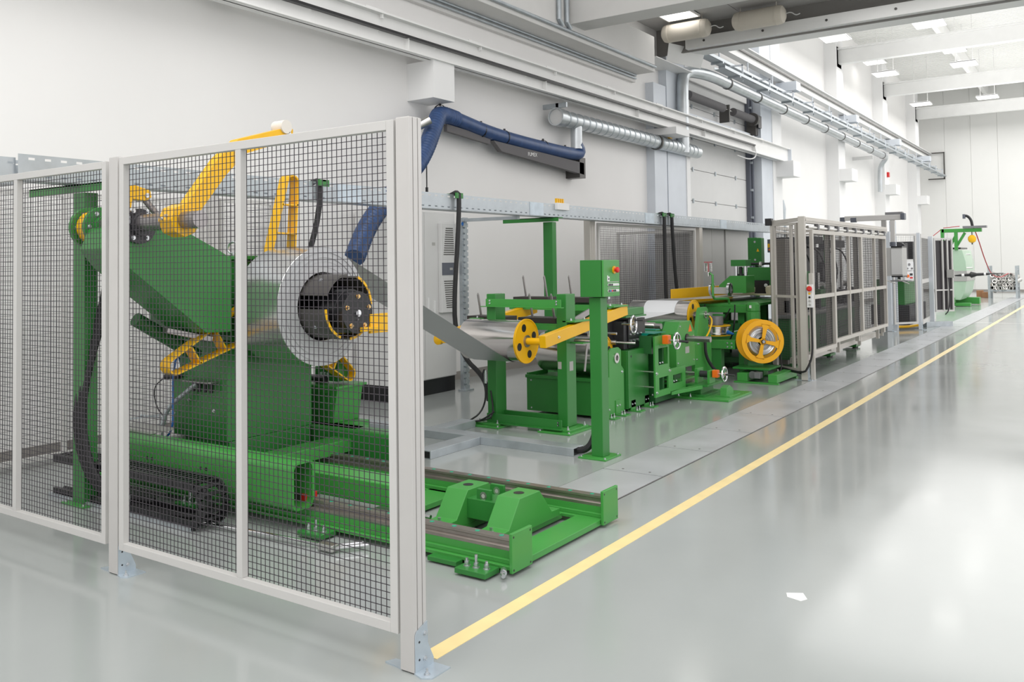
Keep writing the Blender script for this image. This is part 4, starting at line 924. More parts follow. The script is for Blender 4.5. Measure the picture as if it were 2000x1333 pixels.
# loop tank with the second roller
roller('deflection_roller', 'second lower steel roller with yellow flange behind the green post', -5.25, -4.52, 8.40, .64, .20)
t = T('roller_tank', 'low green tank with side bearing plate under the second roller', 'machine base', (-4.85, 8.45, 0))
t.p('tank_body', MB().box(-5.30, -4.40, 8.10, 8.62, .03, .395).box(-5.31, -4.39, 8.085, 8.10, .385, .42).box(-5.30, -5.27, 8.1, 8.5, .395, .44), 'green', bevel=.004)
q = t.p('bearing_plate', MB().prism([(8.12, .02), (8.62, .02), (8.62, .47), (8.56, .52), (8.56, .69), (8.50, .72), (8.34, .72), (8.28, .68), (8.28, .42), (8.12, .42)], -4.40, -4.375, 'x'), 'green_light', bevel=.003)
mk('bearing_ring', MB().ring((-4.375, 8.44, .61), (-4.362, 8.44, .61), .055, .03, 28), 'steel', t.loc, q); mk('bearing_core', MB().cyl((-4.375, 8.44, .61), (-4.368, 8.44, .61), .03, 20), 'dgrey', t.loc, q)
b = MB()
for y, z in ((8.57, .45), (8.15, .34)): b.bolt((-4.375, y, z), (1, 0, 0), .010, .01)
mk('plate_bolt', b, 'bolt', t.loc, q)
t.p('corner_bolt', MB().bolt((-5.24, 8.1, .36), (0, -1, 0), .006, .005).bolt((-5.24, 8.1, .06), (0, -1, 0), .006, .005), 'bolt')
def footlug(t, x, y, up=.15):
    q = t.p('foot_lug', MB().box(x - .06, x + .10, y - .06, y + .06, .0, .014).box(x - .03, x - .015, y - .055, y + .055, .014, up), 'green_light', bevel=.002)
    b = MB()
    for dy in (-.03, .03):
        b.bolt((x - .015, y + dy, up * .65), (1, 0, 0), .007, .006); b.bolt((x + .04, y + dy, .014), r=.010, h=.012, shank=.03)
    mk('lug_bolt', b, 'bolt', t.loc, q)
footlug(t, -4.35, 8.22, .13); footlug(t, -4.35, 8.46, .16)

# straightening machine
t = T('strip_straightener', 'green cabinet with black straightening head and chrome handwheel', 'straightening machine', (-4.8, 8.9, 0))
t.p('cabinet_body', MB().box(-5.2, -4.36, 8.66, 9.18, .03, .665), 'green', bevel=.004)
q = t.p('cover_plate', MB().box(-4.36, -4.345, 8.665, 9.175, .04, .665), 'green', bevel=.003); mk('cover_hole', MB().cyl((-4.345, 8.74, .60), (-4.3445, 8.74, .60), .014, 10).cyl((-4.345, 9.12, .60), (-4.3445, 9.12, .60), .014, 10), 'black', t.loc, q)
footlug(t, -4.33, 8.78, .12); footlug(t, -4.33, 9.12, .13)
t.p('head_block', MB().box(-5.1, -4.55, 8.62, 9.16, .67, 1.02).box(-4.55, -4.42, 8.72, 9.20, .67, .98), 'machine_dark', bevel=.004)
t.p('side_plate', MB().box(-4.44, -4.40, 8.80, 9.22, .68, 1.00), 'black', bevel=.004)
b = MB()
for y in (8.84, 8.93, 9.02, 9.11):
    b.cyl((-4.40, y, .76), (-4.385, y, .76), .016, 12); b.bolt((-4.40, y, .83), (1, 0, 0), .008, .01)
t.p('head_bolt', b, 'bolt'); t.p('indicator', MB().box(-4.40, -4.395, 8.90, 8.93, .90, .96).box(-4.40, -4.395, 8.97, 9.0, .90, .96), 'sign_grey')
t.p('top_plate', MB().box(-5.15, -4.40, 8.70, 9.20, 1.04, 1.12).box(-5.15, -4.38, 8.70, 9.22, 1.02, 1.038), 'green', bevel=.004)
b = MB()
for k in range(4): b.cyl((-4.55 - k * .12, 8.95, 1.12), (-4.55 - k * .12, 8.95, 1.145), .018, 8)
t.p('top_bolt', b, 'black')
t.p('guide_rod', MB().cyl((-4.62, 8.50, .74), (-4.62, 8.50, .96), .022, 14).cyl((-4.72, 8.48, .74), (-4.72, 8.48, .96), .022, 14).cyl((-4.9, 8.55, .86), (-4.42, 8.55, .86), .014, 12).cyl((-4.9, 8.52, .76), (-4.45, 8.60, .76), .028, 14).cyl((-4.45, 8.60, .76), (-4.25, 8.66, .755), .014, 12), 'steel')
q = t.p('handwheel', MB().handwheel((-4.28, 8.68, .955), (1, .12, 0), .105), 'chrome'); mk('handle', MB().cyl((-4.28, 8.73, 1.0), (-4.20, 8.75, 1.0), .010, 10), 'black', t.loc, q)
t.p('wheel_shaft', MB().cyl((-4.42, 8.68, .955), (-4.28, 8.68, .955), .012, 10), 'steel')

# small roller and plate frame with counter handwheel
roller('guide_roller', 'thin steel guide roller between straightener and large rear roller', -5.25, -4.52, 9.75, .86, .045, False)
t = T('deflector_frame', 'open green plate frame with orange counter and handwheel beside the straightener', 'machine frame', (-4.6, 9.45, 0))
def win(b, y0, y1, z0, z1, h, x0=-4.21, x1=-4.19):
    a, c, d, e = h; b.box(x0, x1, y0, a, z0, z1).box(x0, x1, c, y1, z0, z1).box(x0, x1, a, c, z0, d).box(x0, x1, a, c, e, z1); return b
t.p('window_plate', win(win(MB(), 9.02, 9.40, .42, .80, (9.11, 9.36, .47, .66)), 9.02, 9.42, .12, .42, (9.12, 9.37, .19, .33)), 'green_light')
t.p('wing_plate', win(MB(), 9.42, 9.86, .14, .40, (9.50, 9.76, .22, .32)), 'green_light')
b = MB()
for y, z in ((9.05, .17), (9.05, .385), (9.40, .385)): b.bolt((-4.19, y, z), (1, 0, 0), .012, .012)
for k in range(3): b.bolt((-4.23, 9.16 + k * .07, .48), r=.010, h=.012); b.bolt((-4.23, 9.54 + k * .07, .23), r=.010, h=.012)
t.p('plate_bolt', b, 'bolt')
t.p('back_plate', MB().box(-5.2, -4.23, 9.30, 9.34, .10, .70).box(-5.1, -4.25, 9.06, 9.10, .60, .80), 'green_dark')
t.p('post', MB().box(-4.62, -4.55, 9.30, 9.38, .60, .90), 'green', bevel=.004)
t.p('ledge', MB().box(-4.42, -4.10, 9.13, 9.30, .695, .705).cyl((-4.40, 9.2, .74), (-4.24, 9.2, .74), .045, 14), 'green_light', bevel=.002)
t.p('cross_rod', MB().cyl((-5.1, 9.06, .23), (-4.2, 9.06, .23), .01, 8).cyl((-5.1, 9.06, .40), (-4.2, 9.06, .40), .01, 8), 'steel')
t.p('counter_body', MB().box(-4.20, -4.12, 9.22, 9.31, .70, .80), 'orange', bevel=.008)
t.p('handwheel_shaft', MB().cyl((-4.12, 9.26, .745), (-4.0, 9.26, .74), .012, 10).cyl((-4.45, 9.26, .745), (-4.2, 9.26, .745), .018, 10), 'steel')
q = t.p('handwheel', MB().handwheel((-4.03, 9.26, .74), (1, 0, 0), .10), 'chrome'); mk('handle', MB().cyl((-4.03, 9.31, .735), (-3.92, 9.33, .73), .014, 10), 'black', t.loc, q)
t = T('drip_tray', 'turquoise plastic trays lying on the plate frame', 'tray', (-4.6, 9.35, .8))
t.p('tray', MB().prism([(-5.1, .79), (-4.35, .79), (-4.30, .82), (-4.25, .82), (-4.25, .825), (-5.15, .825), (-5.15, .82)], 9.12, 9.45, 'y').box(-5.1, -4.4, 9.5, 9.62, .83, .84), 'teal')

# large rear roller, bracket and gear housing on a cross slide
roller('deflection_roller', 'large rear steel roller with yellow flange carrying bright strip', -5.52, -4.63, 11.2, .90, .20)
t = T('steel_strip', 'bright strip over the large rear roller leading flat into the feed table', 'steel strip', (-5.0, 12.5, 1.0))
pts = [(9.25, .87), (9.70, .905)]
for k in range(9): a = math.radians(165 - k * 10); pts.append((11.2 + .203 * math.cos(a), .90 + .203 * math.sin(a)))
pts += [(11.6, 1.105), (12.5, 1.085), (15.5, 1.06)]
for nm, pp, mm, x0, x1 in (('strip', pts[:11], 'sheet', -5.28, -4.82), ('strip', pts[10:], 'strip', -5.28, -4.80)):
    vs = []
    for y, z in pp: vs += [(x0, y, z), (x1, y, z)]
    t.p(nm, MB().add(vs, [(2 * i, 2 * i + 1, 2 * i + 3, 2 * i + 2) for i in range(len(pp) - 1)]), mm)
t = T('roller_bracket', 'tall green bearing bracket of the large rear roller with yellow cable', 'machine stand', (-4.45, 11, 0))
t.p('bracket_plate', MB().prism([(10.84, .15), (11.42, .15), (11.42, .62), (11.33, .70), (11.33, .98), (11.28, 1.02), (11.08, 1.02), (11.03, .98), (10.9, .6), (10.84, .55)], -4.52, -4.47, 'x'), 'green_light', bevel=.004)
t.p('bearing_ring', MB().ring((-4.47, 11.2, .92), (-4.45, 11.2, .92), .05, .03, 24).cyl((-4.47, 11.2, .92), (-4.40, 11.2, .92), .02, 12), 'steel')
t.p('yellow_cable', MB().tube([(-4.42, 11.2, .92), (-4.38, 11.25, .85), (-4.40, 11.2, .72), (-4.42, 11.1, .62)], .012, 8, 2), 'yellow')
t.p('black_hose', MB().tube([(-4.43, 11.1, .6), (-4.43, 11.1, .4), (-4.40, 11.2, .25), (-4.35, 11.3, .15)], .022, 8, 2), 'black_soft')
t.p('grease_fitting', MB().bolt((-4.47, 10.95, .55), (1, 0, 0), .012, .02).bolt((-4.47, 10.9, .35), (1, 0, 0), .010, .01), 'bolt')
t = T('gear_housing', 'green chamfered gear housing with warning triangle and protruding shaft', 'gearbox', (-4.5, 10.2, .3))
def chamf(y0, y1, z0, z1, c): return [(y0, z0), (y1 , z0), (y1, z1 - c), (y1 - c * .8, z1), (y0 + c * .8, z1), (y0, z1 - c)]
t.p('rear_shell', MB().prism(chamf(9.90, 10.52, .25, .90, .14), -4.75, -4.545, 'x'), 'green', bevel=.004); t.p('seam', MB().prism(chamf(9.93, 10.5, .27, .88, .14), -4.545, -4.525, 'x'), 'green_dark')
q = t.p('front_shell', MB().prism(chamf(9.93, 10.50, .33, .895, .14), -4.525, -4.33, 'x'), 'green_light', bevel=.004)
mk('warning_sign', MB().prism([(10.30, .76), (10.42, .76), (10.36, .855)], -4.33, -4.3285, 'x'), 'orange', t.loc, q)
mk('type_label', MB().box(-4.33, -4.3285, 10.20, 10.32, .50, .58), 'sign_grey', t.loc, q)
b = MB()
for y, z in ((10.05, .84), (10.46, .70), (10.46, .40), (9.97, .40)): b.bolt((-4.33, y, z), (1, 0, 0), .008, .006)
mk('cover_bolt', b, 'bolt', t.loc, q)
mk('shaft_seal', MB().cyl((-4.33, 10.25, .68), (-4.32, 10.25, .68), .06, 20), 'black', t.loc, q)
t.p('shaft', MB().cyl((-4.33, 10.25, .68), (-4.02, 10.25, .68), .036, 24), 'brush')
t.p('support_foot', MB().box(-4.75, -4.4, 10.0, 10.4, .18, .3), 'green_dark')
t = T('yellow_pulley', 'yellow pulley wheel half hidden behind the plate frame', 'pulley', (-4.85, 9.9, .6))
t.p('pulley_disc', MB().ring((-4.80, 9.62, .58), (-4.785, 9.62, .58), .22, .15, 40), 'yellow')
t.p('pulley_web', MB().ring((-4.80, 9.62, .58), (-4.79, 9.62, .58), .15, .03, 30), 'yellow'); t.p('axle', MB().cyl((-4.85, 9.62, .58), (-4.74, 9.62, .58), .03, 14), 'steel')
t = T('cross_slide', 'green cross slide base with spindle, orange counter and handwheel on the floor', 'machine base', (-4.4, 10.2, 0))
t.p('base_plate', MB().prism([(-5.2, 9.84), (-3.66, 9.84), (-3.66, 10.65), (-5.2, 10.65)], 0, .025, 'z'), 'green_light', bevel=.003)
t.p('slide_base', MB().box(-5.2, -3.98, 9.92, 10.42, .025, .05).box(-5.2, -4.05, 9.98, 10.38, .05, .14).box(-5.2, -3.95, 9.94, 10.42, .14, .165), 'green', bevel=.003)
t.p('guide_bed', MB().box(-4.95, -4.22, 9.98, 10.4, .165, .185), 'brush'); t.p('slide_block', MB().box(-4.9, -4.3, 9.95, 10.45, .185, .20), 'green_light', bevel=.003)
t.p('spindle', MB().cyl((-4.9, 10.15, .27), (-4.12, 10.15, .27), .022, 14), 'steel')
t.p('spindle_bracket', MB().box(-4.16, -4.12, 10.06, 10.24, .165, .34).box(-4.0, -3.97, 10.06, 10.24, .165, .32), 'green_light', bevel=.003)
t.p('coupling', MB().cyl((-4.12, 10.15, .27), (-4.0, 10.15, .27), .04, 16), 'machine_dark')
t.p('counter_body', MB().box(-3.96, -3.89, 10.11, 10.19, .235, .325), 'orange', bevel=.008)
q = t.p('handwheel', MB().handwheel((-3.82, 10.15, .28), (1, 0, 0), .095), 'chrome'); mk('handle', MB().cyl((-3.82, 10.2, .27), (-3.72, 10.22, .265), .012, 10), 'black', t.loc, q)
t.p('wheel_shaft', MB().cyl((-3.89, 10.15, .28), (-3.82, 10.15, .28), .012, 8), 'steel')
t.p('end_bracket', MB().prism([(10.1, .025), (10.35, .025), (10.32, .10), (10.22, .145), (10.12, .12)], -3.86, -3.78, 'x').box(-3.9, -3.72, 10.05, 10.4, .025, .035), 'green_light', bevel=.003)
b = MB()
for x in (-4.75, -4.6, -4.3, -4.15): b.bolt((x, 9.90, .025), r=.012, h=.014, shank=.02)
t.p('anchor_bolt', b, 'bolt')
t = T('low_support_frame', 'dark low steel bed beneath the plate frame and slide', 'machine base', (-4.8, 9.6, 0))
t.p('bed', MB().box(-5.3, -4.3, 9.25, 9.9, .02, .10), 'green_dark', bevel=.004); t.p('outrigger', MB().bar((-4.25, 9.50, .11), (-4.05, 9.95, .14), .10, .04), 'green_light', bevel=.003)
b = MB()
for y in (9.3, 9.5, 9.7): b.bolt((-4.36, y, .1), r=.01, h=.012)
t.p('bed_bolt', b, 'bolt')

# ------------------------------------------------------------------ wire reel
t = T('wire_reel_stand', 'yellow spoked wire reel on a green stand in front of the feed machine', 'reel stand', (-3.9, 11.8, 0))
ang = math.radians(50); dax = Vector((-math.cos(ang), math.sin(ang), 0)); n_ = -dax; e_ = Vector((-n_.y, n_.x, 0)); c = Vector((-3.86, 11.7, .545))
XR = Matrix(((n_.x, e_.x, 0, c.x), (n_.y, e_.y, 0, c.y), (0, 0, 1, c.z), (0, 0, 0, 1)))
def rb(): b = MB(); b.X = XR; return b
def flange(x0, x1, tw):
    b = rb(); b.ring((x0, 0, 0), (x1, 0, 0), .292, .225, 56).cyl((x0, 0, 0), (x1, 0, 0), .045, 24)
    for k in range(4):
        a = k * PI / 2 + tw; d = Vector((0, math.cos(a), math.sin(a))); p = Vector((0, -math.sin(a), math.cos(a)))
        L = [d * .03 - p * .02, d * .17 - p * .028, d * .235 - p * .07, d * .235 + p * .07, d * .17 + p * .028, d * .03 + p * .02]
        b.prism([(q.y, q.z) for q in L], x0, x1, 'x')
    return b
t.p('front_flange', flange(0, .012, -.2), 'yellow_orange'); 
b = rb(); b.ring((-.215, 0, 0), (-.20, 0, 0), .292, .15, 56)
t.p('rear_flange', b, 'yellow_orange')
b = rb(); random.seed(5)
pr = [(.05, -.19)] + [(.06 + k * .01, -.012 - .012 * (k % 2) - random.uniform(0, .012)) for k in range(14)] + [(.195, -.19)]
b.lathe((0, 0, 0), (1, 0, 0), pr, 40, True); t.p('wire_bundle', b, 'strip', label='bundle of bright wire wound on the reel')
b = rb(); b.cyl((-.30, 0, 0), (.03, 0, 0), .02, 16); t.p('spindle', b, 'black')
b = rb(); b.cyl((.012, 0, 0), (.04, 0, 0), .026, 20); t.p('spindle_nut', b, 'black')
b = rb(); b.ring((.04, 0, 0), (.045, 0, 0), .016, .009, 16); t.p('nut_ring', b, 'chrome')
b = rb(); b.box(-.42, -.26, -.11, .11, -.54, .08); t.p('stand_body', b, 'green', bevel=.006)
b = rb(); b.box(-.40, -.28, .16, .32, -.13, .17); t.p('drive_box', b, 'green', bevel=.004)
b = rb(); b.box(-.30, -.27, .20, .30, .02, .12); t.p('drive_cover', b, 'black')
t.p('foot_frame', MB().box(-4.20, -3.60, 11.50, 11.56, .0, .02).box(-4.2, -3.6, 12.3, 12.4, 0, .02), 'green_light', bevel=.003)
for x0, x1 in ((-4.16, -4.02), (-3.74, -3.62)): t.p('foot_beam', MB().box(x0, x1, 11.52, 12.4, .02, .13), 'green_light', bevel=.006)
t.p('top_plate', MB().box(-4.25, -3.75, 11.6, 12.1, .17, .195), 'green', bevel=.004)
t.p('swivel_motor', MB().box(-3.92, -3.84, 11.50, 11.62, .07, .15).cyl((-3.98, 11.6, .10), (-3.98, 11.75, .10), .05, 14), 'machine_grey', bevel=.003)
t.p('loose_wire', MB().tube([(-4.32, 11.9, .65), (-4.2, 11.8, .68), (-4.08, 11.72, .70)], .006, 6, 1), 'sheet')
t.p('stand_cable', MB().tube([(-3.75, 12.1, .35), (-3.70, 12.0, .15), (-3.75, 11.9, .08), (-3.82, 11.8, .05)], .009, 8, 2), 'black')
t = T('wire_guide', 'round steel wire guide drum on a green arm left of the yellow reel', 'wire guide', (-4.5, 11.7, .4))
t.p('guide_drum', MB().lathe((-4.62, 12.0, .60), (0, 0, 1), [(.16, 0), (.20, .0), (.20, .02), (.185, .025), (.185, .085), (.20, .09), (.20, .11), (.16, .11)], 36), 'steel')
t.p('drum_rim', MB().ring((-4.62, 12.0, .715), (-4.62, 12.0, .728), .20, .14, 36).ring((-4.62, 12.0, .58), (-4.62, 12.0, .592), .20, .14, 36), 'yellow')
t.p('drum_motor', MB().cyl((-4.62, 12.0, .73), (-4.62, 12.0, .85), .10, 20), 'machine_grey')
t.p('support_arm', MB().box(-4.75, -4.25, 11.72, 11.9, .42, .54), 'green_light', bevel=.006); t.p('support_post', MB().box(-4.60, -4.46, 11.75, 11.87, 0, .42), 'green', bevel=.005)
t.p('arm_bolt', MB().bolt((-4.36, 11.72, .50), (0, -1, 0), .010, .008).bolt((-4.30, 11.72, .50), (0, -1, 0), .010, .008).bolt((-4.36, 11.72, .45), (0, -1, 0), .010, .008).bolt((-4.30, 11.72, .45), (0, -1, 0), .010, .008), 'bolt')
t.p('nozzle', MB().cyl((-4.40, 11.86, .64), (-4.30, 11.82, .62), .03, 14, .012), 'blue')

# ------------------------------------------------------------------ feed machine
t = T('feed_machine', 'green strip feed machine with chrome pillars, motor and pale guide rollers', 'feed machine', (-4.9, 13.8, 0))
t.p('base_frame', MB().box(-5.5, -4.15, 12.9, 15.4, .10, .18).box(-5.2, -4.45, 12.5, 12.62, .40, .72).box(-5.2, -4.2, 13.0, 15.2, .42, .62), 'green_dark', bevel=.005)
for x in (-5.05, -4.45, -4.25):
    for y in (12.6, 13.6, 14.8): t.p('frame_leg', MB().box(x - .05, x + .05, y - .05, y + .05, 0, 1.0), 'green', bevel=.004)
t.p('table_top', MB().box(-5.3, -4.30, 12.5, 15.3, .96, 1.0), 'green_light', bevel=.004)
t.p('crossbeam', MB().box(-5.15, -4.15, 12.44, 12.5, .88, .96).box(-5.0, -4.15, 13.1, 13.2, .62, .72).box(-5.2, -4.3, 12.4, 12.5, .46, .62), 'green_light', bevel=.004)
t.p('support_roller', MB().cyl((-4.95, 12.35, .83), (-4.62, 12.35, .83), .03, 14), 'green')
t.p('drive_motor', MB().lathe((-4.20, 12.35, .76), (0, 0, 1), [(.085, 0), (.098, .01), (.098, .14), (.088, .15), (.098, .16), (.098, .25), (.07, .28), (0, .285)], 10), 'green_light')
t.p('motor_label', MB().box(-4.22, -4.19, 12.245, 12.252, .96, 1.0), 'sign_white')
t.p('feed_head', MB().prism([(-5.10, 1.13), (-4.66, 1.13), (-4.66, 1.40), (-4.92, 1.40), (-5.10, 1.25)], 13.4, 13.8, 'y'), 'green_light', bevel=.005)
t.p('head_cap', MB().box(-4.90, -4.66, 13.4, 13.65, 1.55, 1.65), 'green', bevel=.004)
t.p('pillar', MB().cyl((-4.85, 13.5, 1.40), (-4.85, 13.5, 1.55), .032, 16).cyl((-4.70, 13.5, 1.40), (-4.70, 13.5, 1.55), .032, 16), 'chrome'); t.p('press_cylinder', MB().cyl((-4.775, 13.5, 1.40), (-4.775, 13.5, 1.54), .025, 14).cyl((-4.775, 13.5, 1.4), (-4.775, 13.5, 1.43), .05, 14), 'black')
q = t.p('measuring_wheel', MB().ring((-5.08, 13.0, 1.20), (-5.05, 13.0, 1.20), .10, .075, 30).ring((-4.80, 13.0, 1.20), (-4.76, 13.0, 1.20), .10, .06, 30), 'chrome')
t.p('wheel_body', MB().box(-5.04, -4.81, 12.95, 13.05, 1.13, 1.23), 'sign_grey', bevel=.006)
t.p('wheel_hub', MB().cyl((-4.78, 13.0, 1.20), (-4.765, 13.0, 1.20), .055, 20), 'machine_grey')
t.p('rear_housing', MB().box(-5.2, -4.45, 14.6, 15.0, 1.30, 1.52).box(-5.15, -4.4, 14.62, 14.9, 1.06, 1.30), 'green', bevel=.006)
t.p('housing_opening', MB().box(-5.0, -4.5, 14.55, 14.62, 1.06, 1.30), 'black')
t.p('side_housing', MB().box(-4.55, -4.35, 14.2, 14.6, 1.12, 1.42), 'green', bevel=.006)
t.p('pneumatic_rods', MB().cyl((-5.2, 14.7, 1.58), (-4.35, 14.7, 1.58), .02, 10).cyl((-5.2, 14.8, 1.58), (-4.35, 14.8, 1.58), .02, 10), 'black')
mb = MB()
for x in (-5.12, -4.85, -4.62): mb.ring((x, 14.65, 1.57), (x + .03, 14.65, 1.57), .045, .03, 16)
t.p('clamp_ring', mb, 'chrome')
for x, tl in ((-4.84, .6), (-4.50, -.6)):
    a = Vector((x, 14.1, 1.14)); d = Vector((tl * .35, 0, 1)).normalized()
    t.p('guide_roller', MB().lathe(a - d * .06, d, [(.05, 0), (.075, .02), (.08, .07), (.07, .13), (.04, .15)], 24), 'cream')
    t.p('roller_arm', MB().cyl(a + d * .05, a + d * .05 + Vector((-tl * .35, .1, .10)), .035, 14), 'steel')
t.p('felt_wiper', MB().box(-5.15, -4.4, 14.0, 14.08, 1.07, 1.10), 'cream')
t.p('bolt_row', MB().bolt((-4.72, 14.54, 1.22), (0, -1, 0), .02, .015).bolt((-4.63, 14.54, 1.22), (0, -1, 0), .02, .015), 'sign_white')
t.p('yellow_guard', MB().box(-5.44, -5.42, 12.3, 14.9, .80, 1.22).box(-5.44, -5.3, 12.5, 12.52, .62, .95), 'yellow', bevel=.003)
t.p('valve_unit', MB().box(-5.0, -4.80, 12.3, 12.38, .80, .87), 'sign_grey'); t.p('valve_gauge', MB().cyl((-4.96, 12.29, .83), (-4.96, 12.3, .83), .02, 12).cyl((-4.86, 12.29, .83), (-4.86, 12.3, .83), .02, 12), 'chrome')
mb = MB().tube([(-4.9, 12.3, 1.0), (-4.9, 12.25, .85), (-4.75, 12.2, .7), (-4.6, 12.2, .75), (-4.5, 12.25, .95)], .01, 6, 2).tube([(-5.05, 12.3, 1.0), (-5.0, 12.2, .9), (-4.95, 12.2, .7), (-4.7, 12.2, .60), (-4.5, 12.2, .75)], .008, 6, 2).tube([(-4.45, 12.3, 1.0), (-4.42, 12.2, .8), (-4.45, 12.2, .6), (-4.5, 12.2, .5)], .012, 6, 2)
t.p('cable_loops', mb, 'black')
t = T('oil_dispenser', 'small glass oil dispenser on a thin green bracket above the strip', 'oil dispenser', (-4.5, 11.9, 1.1))
t.p('bracket', MB().tube([(-4.62, 12.55, .995), (-4.62, 12.5, 1.08), (-4.62, 11.95, 1.1), (-4.62, 11.9, 1.14), (-4.62, 11.9, 1.44), (-4.66, 11.9, 1.46)], .018, 8), 'green_light')
t.p('glass', MB().lathe((-4.68, 11.9, 1.48), (0, 0, 1), [(.02, 0), (.055, .01), (.055, .12), (.03, .13)], 20), 'glass'); t.p('glass_stem', MB().cyl((-4.68, 11.9, 1.49), (-4.68, 11.9, 1.61), .008, 8), 'copper'); t.p('top_bar', MB().box(-4.74, -4.62, 11.89, 11.91, 1.615, 1.625), 'copper'); t.p('valve', MB().cyl((-4.68, 11.9, 1.42), (-4.68, 11.9, 1.48), .015, 10), 'steel')
t = T('switch_box', 'green switch box with lightning sign on the pole behind the feed machine', 'control box', (-5.3, 16, 1.5))
t.p('box_body', MB().box(-5.50, -5.33, 15.95, 16.3, 1.54, 2.06), 'green', bevel=.004); q = t.p('box_door', MB().box(-5.47, -5.24, 15.93, 15.95, 1.55, 2.05).box(-5.33, -5.24, 15.95, 16.1, 1.55, 2.05), 'green', bevel=.003)
mk('warning_sign', MB().prism([(-5.33, 1.80), (-5.28, 1.80), (-5.305, 1.86)], 15.925, 15.93, 'y'), 'yellow', t.loc, q); mk('door_lock', MB().cyl((-5.36, 15.925, 1.98), (-5.36, 15.93, 1.98), .02, 10).cyl((-5.36, 15.925, 1.65), (-5.36, 15.93, 1.65), .02, 10), 'bolt', t.loc, q)
t.p('box_pole', MB().box(-5.42, -5.36, 16.1, 16.16, 0, 1.54), 'green_dark')
t = T('hand_pendant', 'dark hanging control unit with yellow label behind the feed machine', 'control unit', (-5.1, 16, 1.7))
t.p('unit_body', MB().box(-5.15, -5.02, 16.0, 16.06, 1.78, 2.02), 'slate', bevel=.004); t.p('yellow_label', MB().box(-5.14, -5.08, 15.99, 16.0, 1.87, 1.94), 'yellow'); t.p('button', MB().cyl((-5.11, 15.98, 1.83), (-5.11, 16, 1.83), .015, 10), 'orange'); t.p('cable', MB().tube([(-5.08, 16.02, 1.78), (-5.05, 16.0, 1.68), (-5.12, 16, 1.6), (-5.1, 16, 1.3)], .01, 6, 2), 'black')

# ------------------------------------------------------------------ press enclosure
post(-3.43, 12.14, 2.225, .085, .075, 'tall multi-groove aluminium corner post of the press enclosure carrying the stop switch', 'alu_warm')
post(-3.34, 12.20, 1.45, .05, .05, 'short aluminium post beside the enclosure corner with the stop switch', 'alu_warm', foot=0)
post(-3.93, 12.46, 2.2, .06, .05, 'left aluminium post of the press enclosure behind the yellow reel', 'alu_warm', foot=0)
panel('guard_panel', (-3.90, 12.44), (-3.49, 12.17), .12, 2.15, 'narrow mesh guard panel at the front end of the press enclosure', mids=(.75,), fw=.035, pitch=.035, m='alu_warm', wm='wire_far', hmids=(1.13,))
dy = [12.32, 13.52, 15.32, 17.28]
for i, lb in enumerate(('first sliding mesh door of the press enclosure beside the stop switch', 'middle sliding mesh door of the press enclosure', 'last sliding mesh door of the press enclosure beside the console')):
    panel('guard_door', (-3.385 - .01 * i, dy[i]), (-3.385 - .01 * i, dy[i + 1] - .02), .40 if i else .34, 2.05, lb, mids=() if i == 0 else (.52,), fw=.055, pitch=.035, wr=.0020, m='alu_warm', wm='wire_far', hmids=(1.12,), group='sliding doors of the press enclosure', fd=.045)
for i, (x, y) in enumerate(((-3.45, 13.52), (-3.46, 15.32), (-3.47, 17.36))):
    post(x, y, 2.13, .06, .09, ('aluminium post between first and middle sliding door', 'aluminium post between middle and last sliding door', 'aluminium post at the far end of the sliding doors')[i], 'alu_warm', foot=0, zb=.28)
t = T('enclosure_frame', 'aluminium top rails and lower beam of the press enclosure', 'frame', (-3.5, 14.8, 2.2))
t.p('top_rail', MB().box(-3.46, -3.39, 12.18, 17.5, 2.14, 2.22).box(-3.39, -3.382, 12.18, 17.5, 2.165, 2.195), 'alu_warm', bevel=.003)
t.p('top_rail', MB().bar((-3.93, 12.46, 2.17), (-3.46, 12.17, 2.19), .05, .05).bar((-3.93, 12.5, 2.18), (-4.72, 15.0, 2.2), .05, .06).bar((-4.72, 15.0, 2.2), (-5.0, 17.5, 2.2), .05, .06).bar((-5.0, 17.5, 2.2), (-3.45, 17.5, 2.2), .05, .06), 'alu_warm')
t.p('door_track', MB().cyl((-3.40, 12.3, 2.085), (-3.40, 17.4, 2.085), .022, 12), 'steel')
mb = MB()
for k in range(9): mb.box(-3.43, -3.37, 12.75 + k * .56, 12.82 + k * .56, 2.06, 2.14)
t.p('track_hanger', mb, 'machine_grey')
t.p('lower_beam', MB().box(-3.68, -3.56, 12.3, 17.4, .20, .28), 'alu_warm', bevel=.003)
mb = MB()
for y in (14.1, 15.5, 16.9): mb.box(-3.50, -3.45, y - .025, y + .025, .20, .40)
t.p('stub_post', mb, 'alu_warm')
t.p('corner_cap', MB().box(-4.02, -3.93, 12.40, 12.5, 2.13, 2.23), 'black', bevel=.003); t.p('rear_post', MB().box(-4.75, -4.69, 14.97, 15.03, 0, 2.2).box(-5.03, -4.97, 17.47, 17.53, 0, 2.2), 'alu_warm')
panel('guard_panel', (-4.75, 15.06), (-5.02, 17.45), .2, 2.15, 'rear mesh guard panel behind the presses inside the enclosure', mids=(.5,), pitch=.045, wr=.0020, m='alu_warm', wm='wire_far')
panel('guard_panel', (-4.95, 17.52), (-3.5, 17.52), .2, 2.15, 'mesh guard panel closing the far end of the press enclosure', mids=(.5,), pitch=.045, wr=.0020, m='alu_warm', wm='wire_far')
t = T('stop_switch_box', 'small white switch box with red mushroom button on the enclosure post', 'switch box', (-3.32, 12.1, 1.1))
q = t.p('box_body', MB().box(-3.37, -3.29, 12.075, 12.13, .99, 1.30), 'sign_white', bevel=.006)
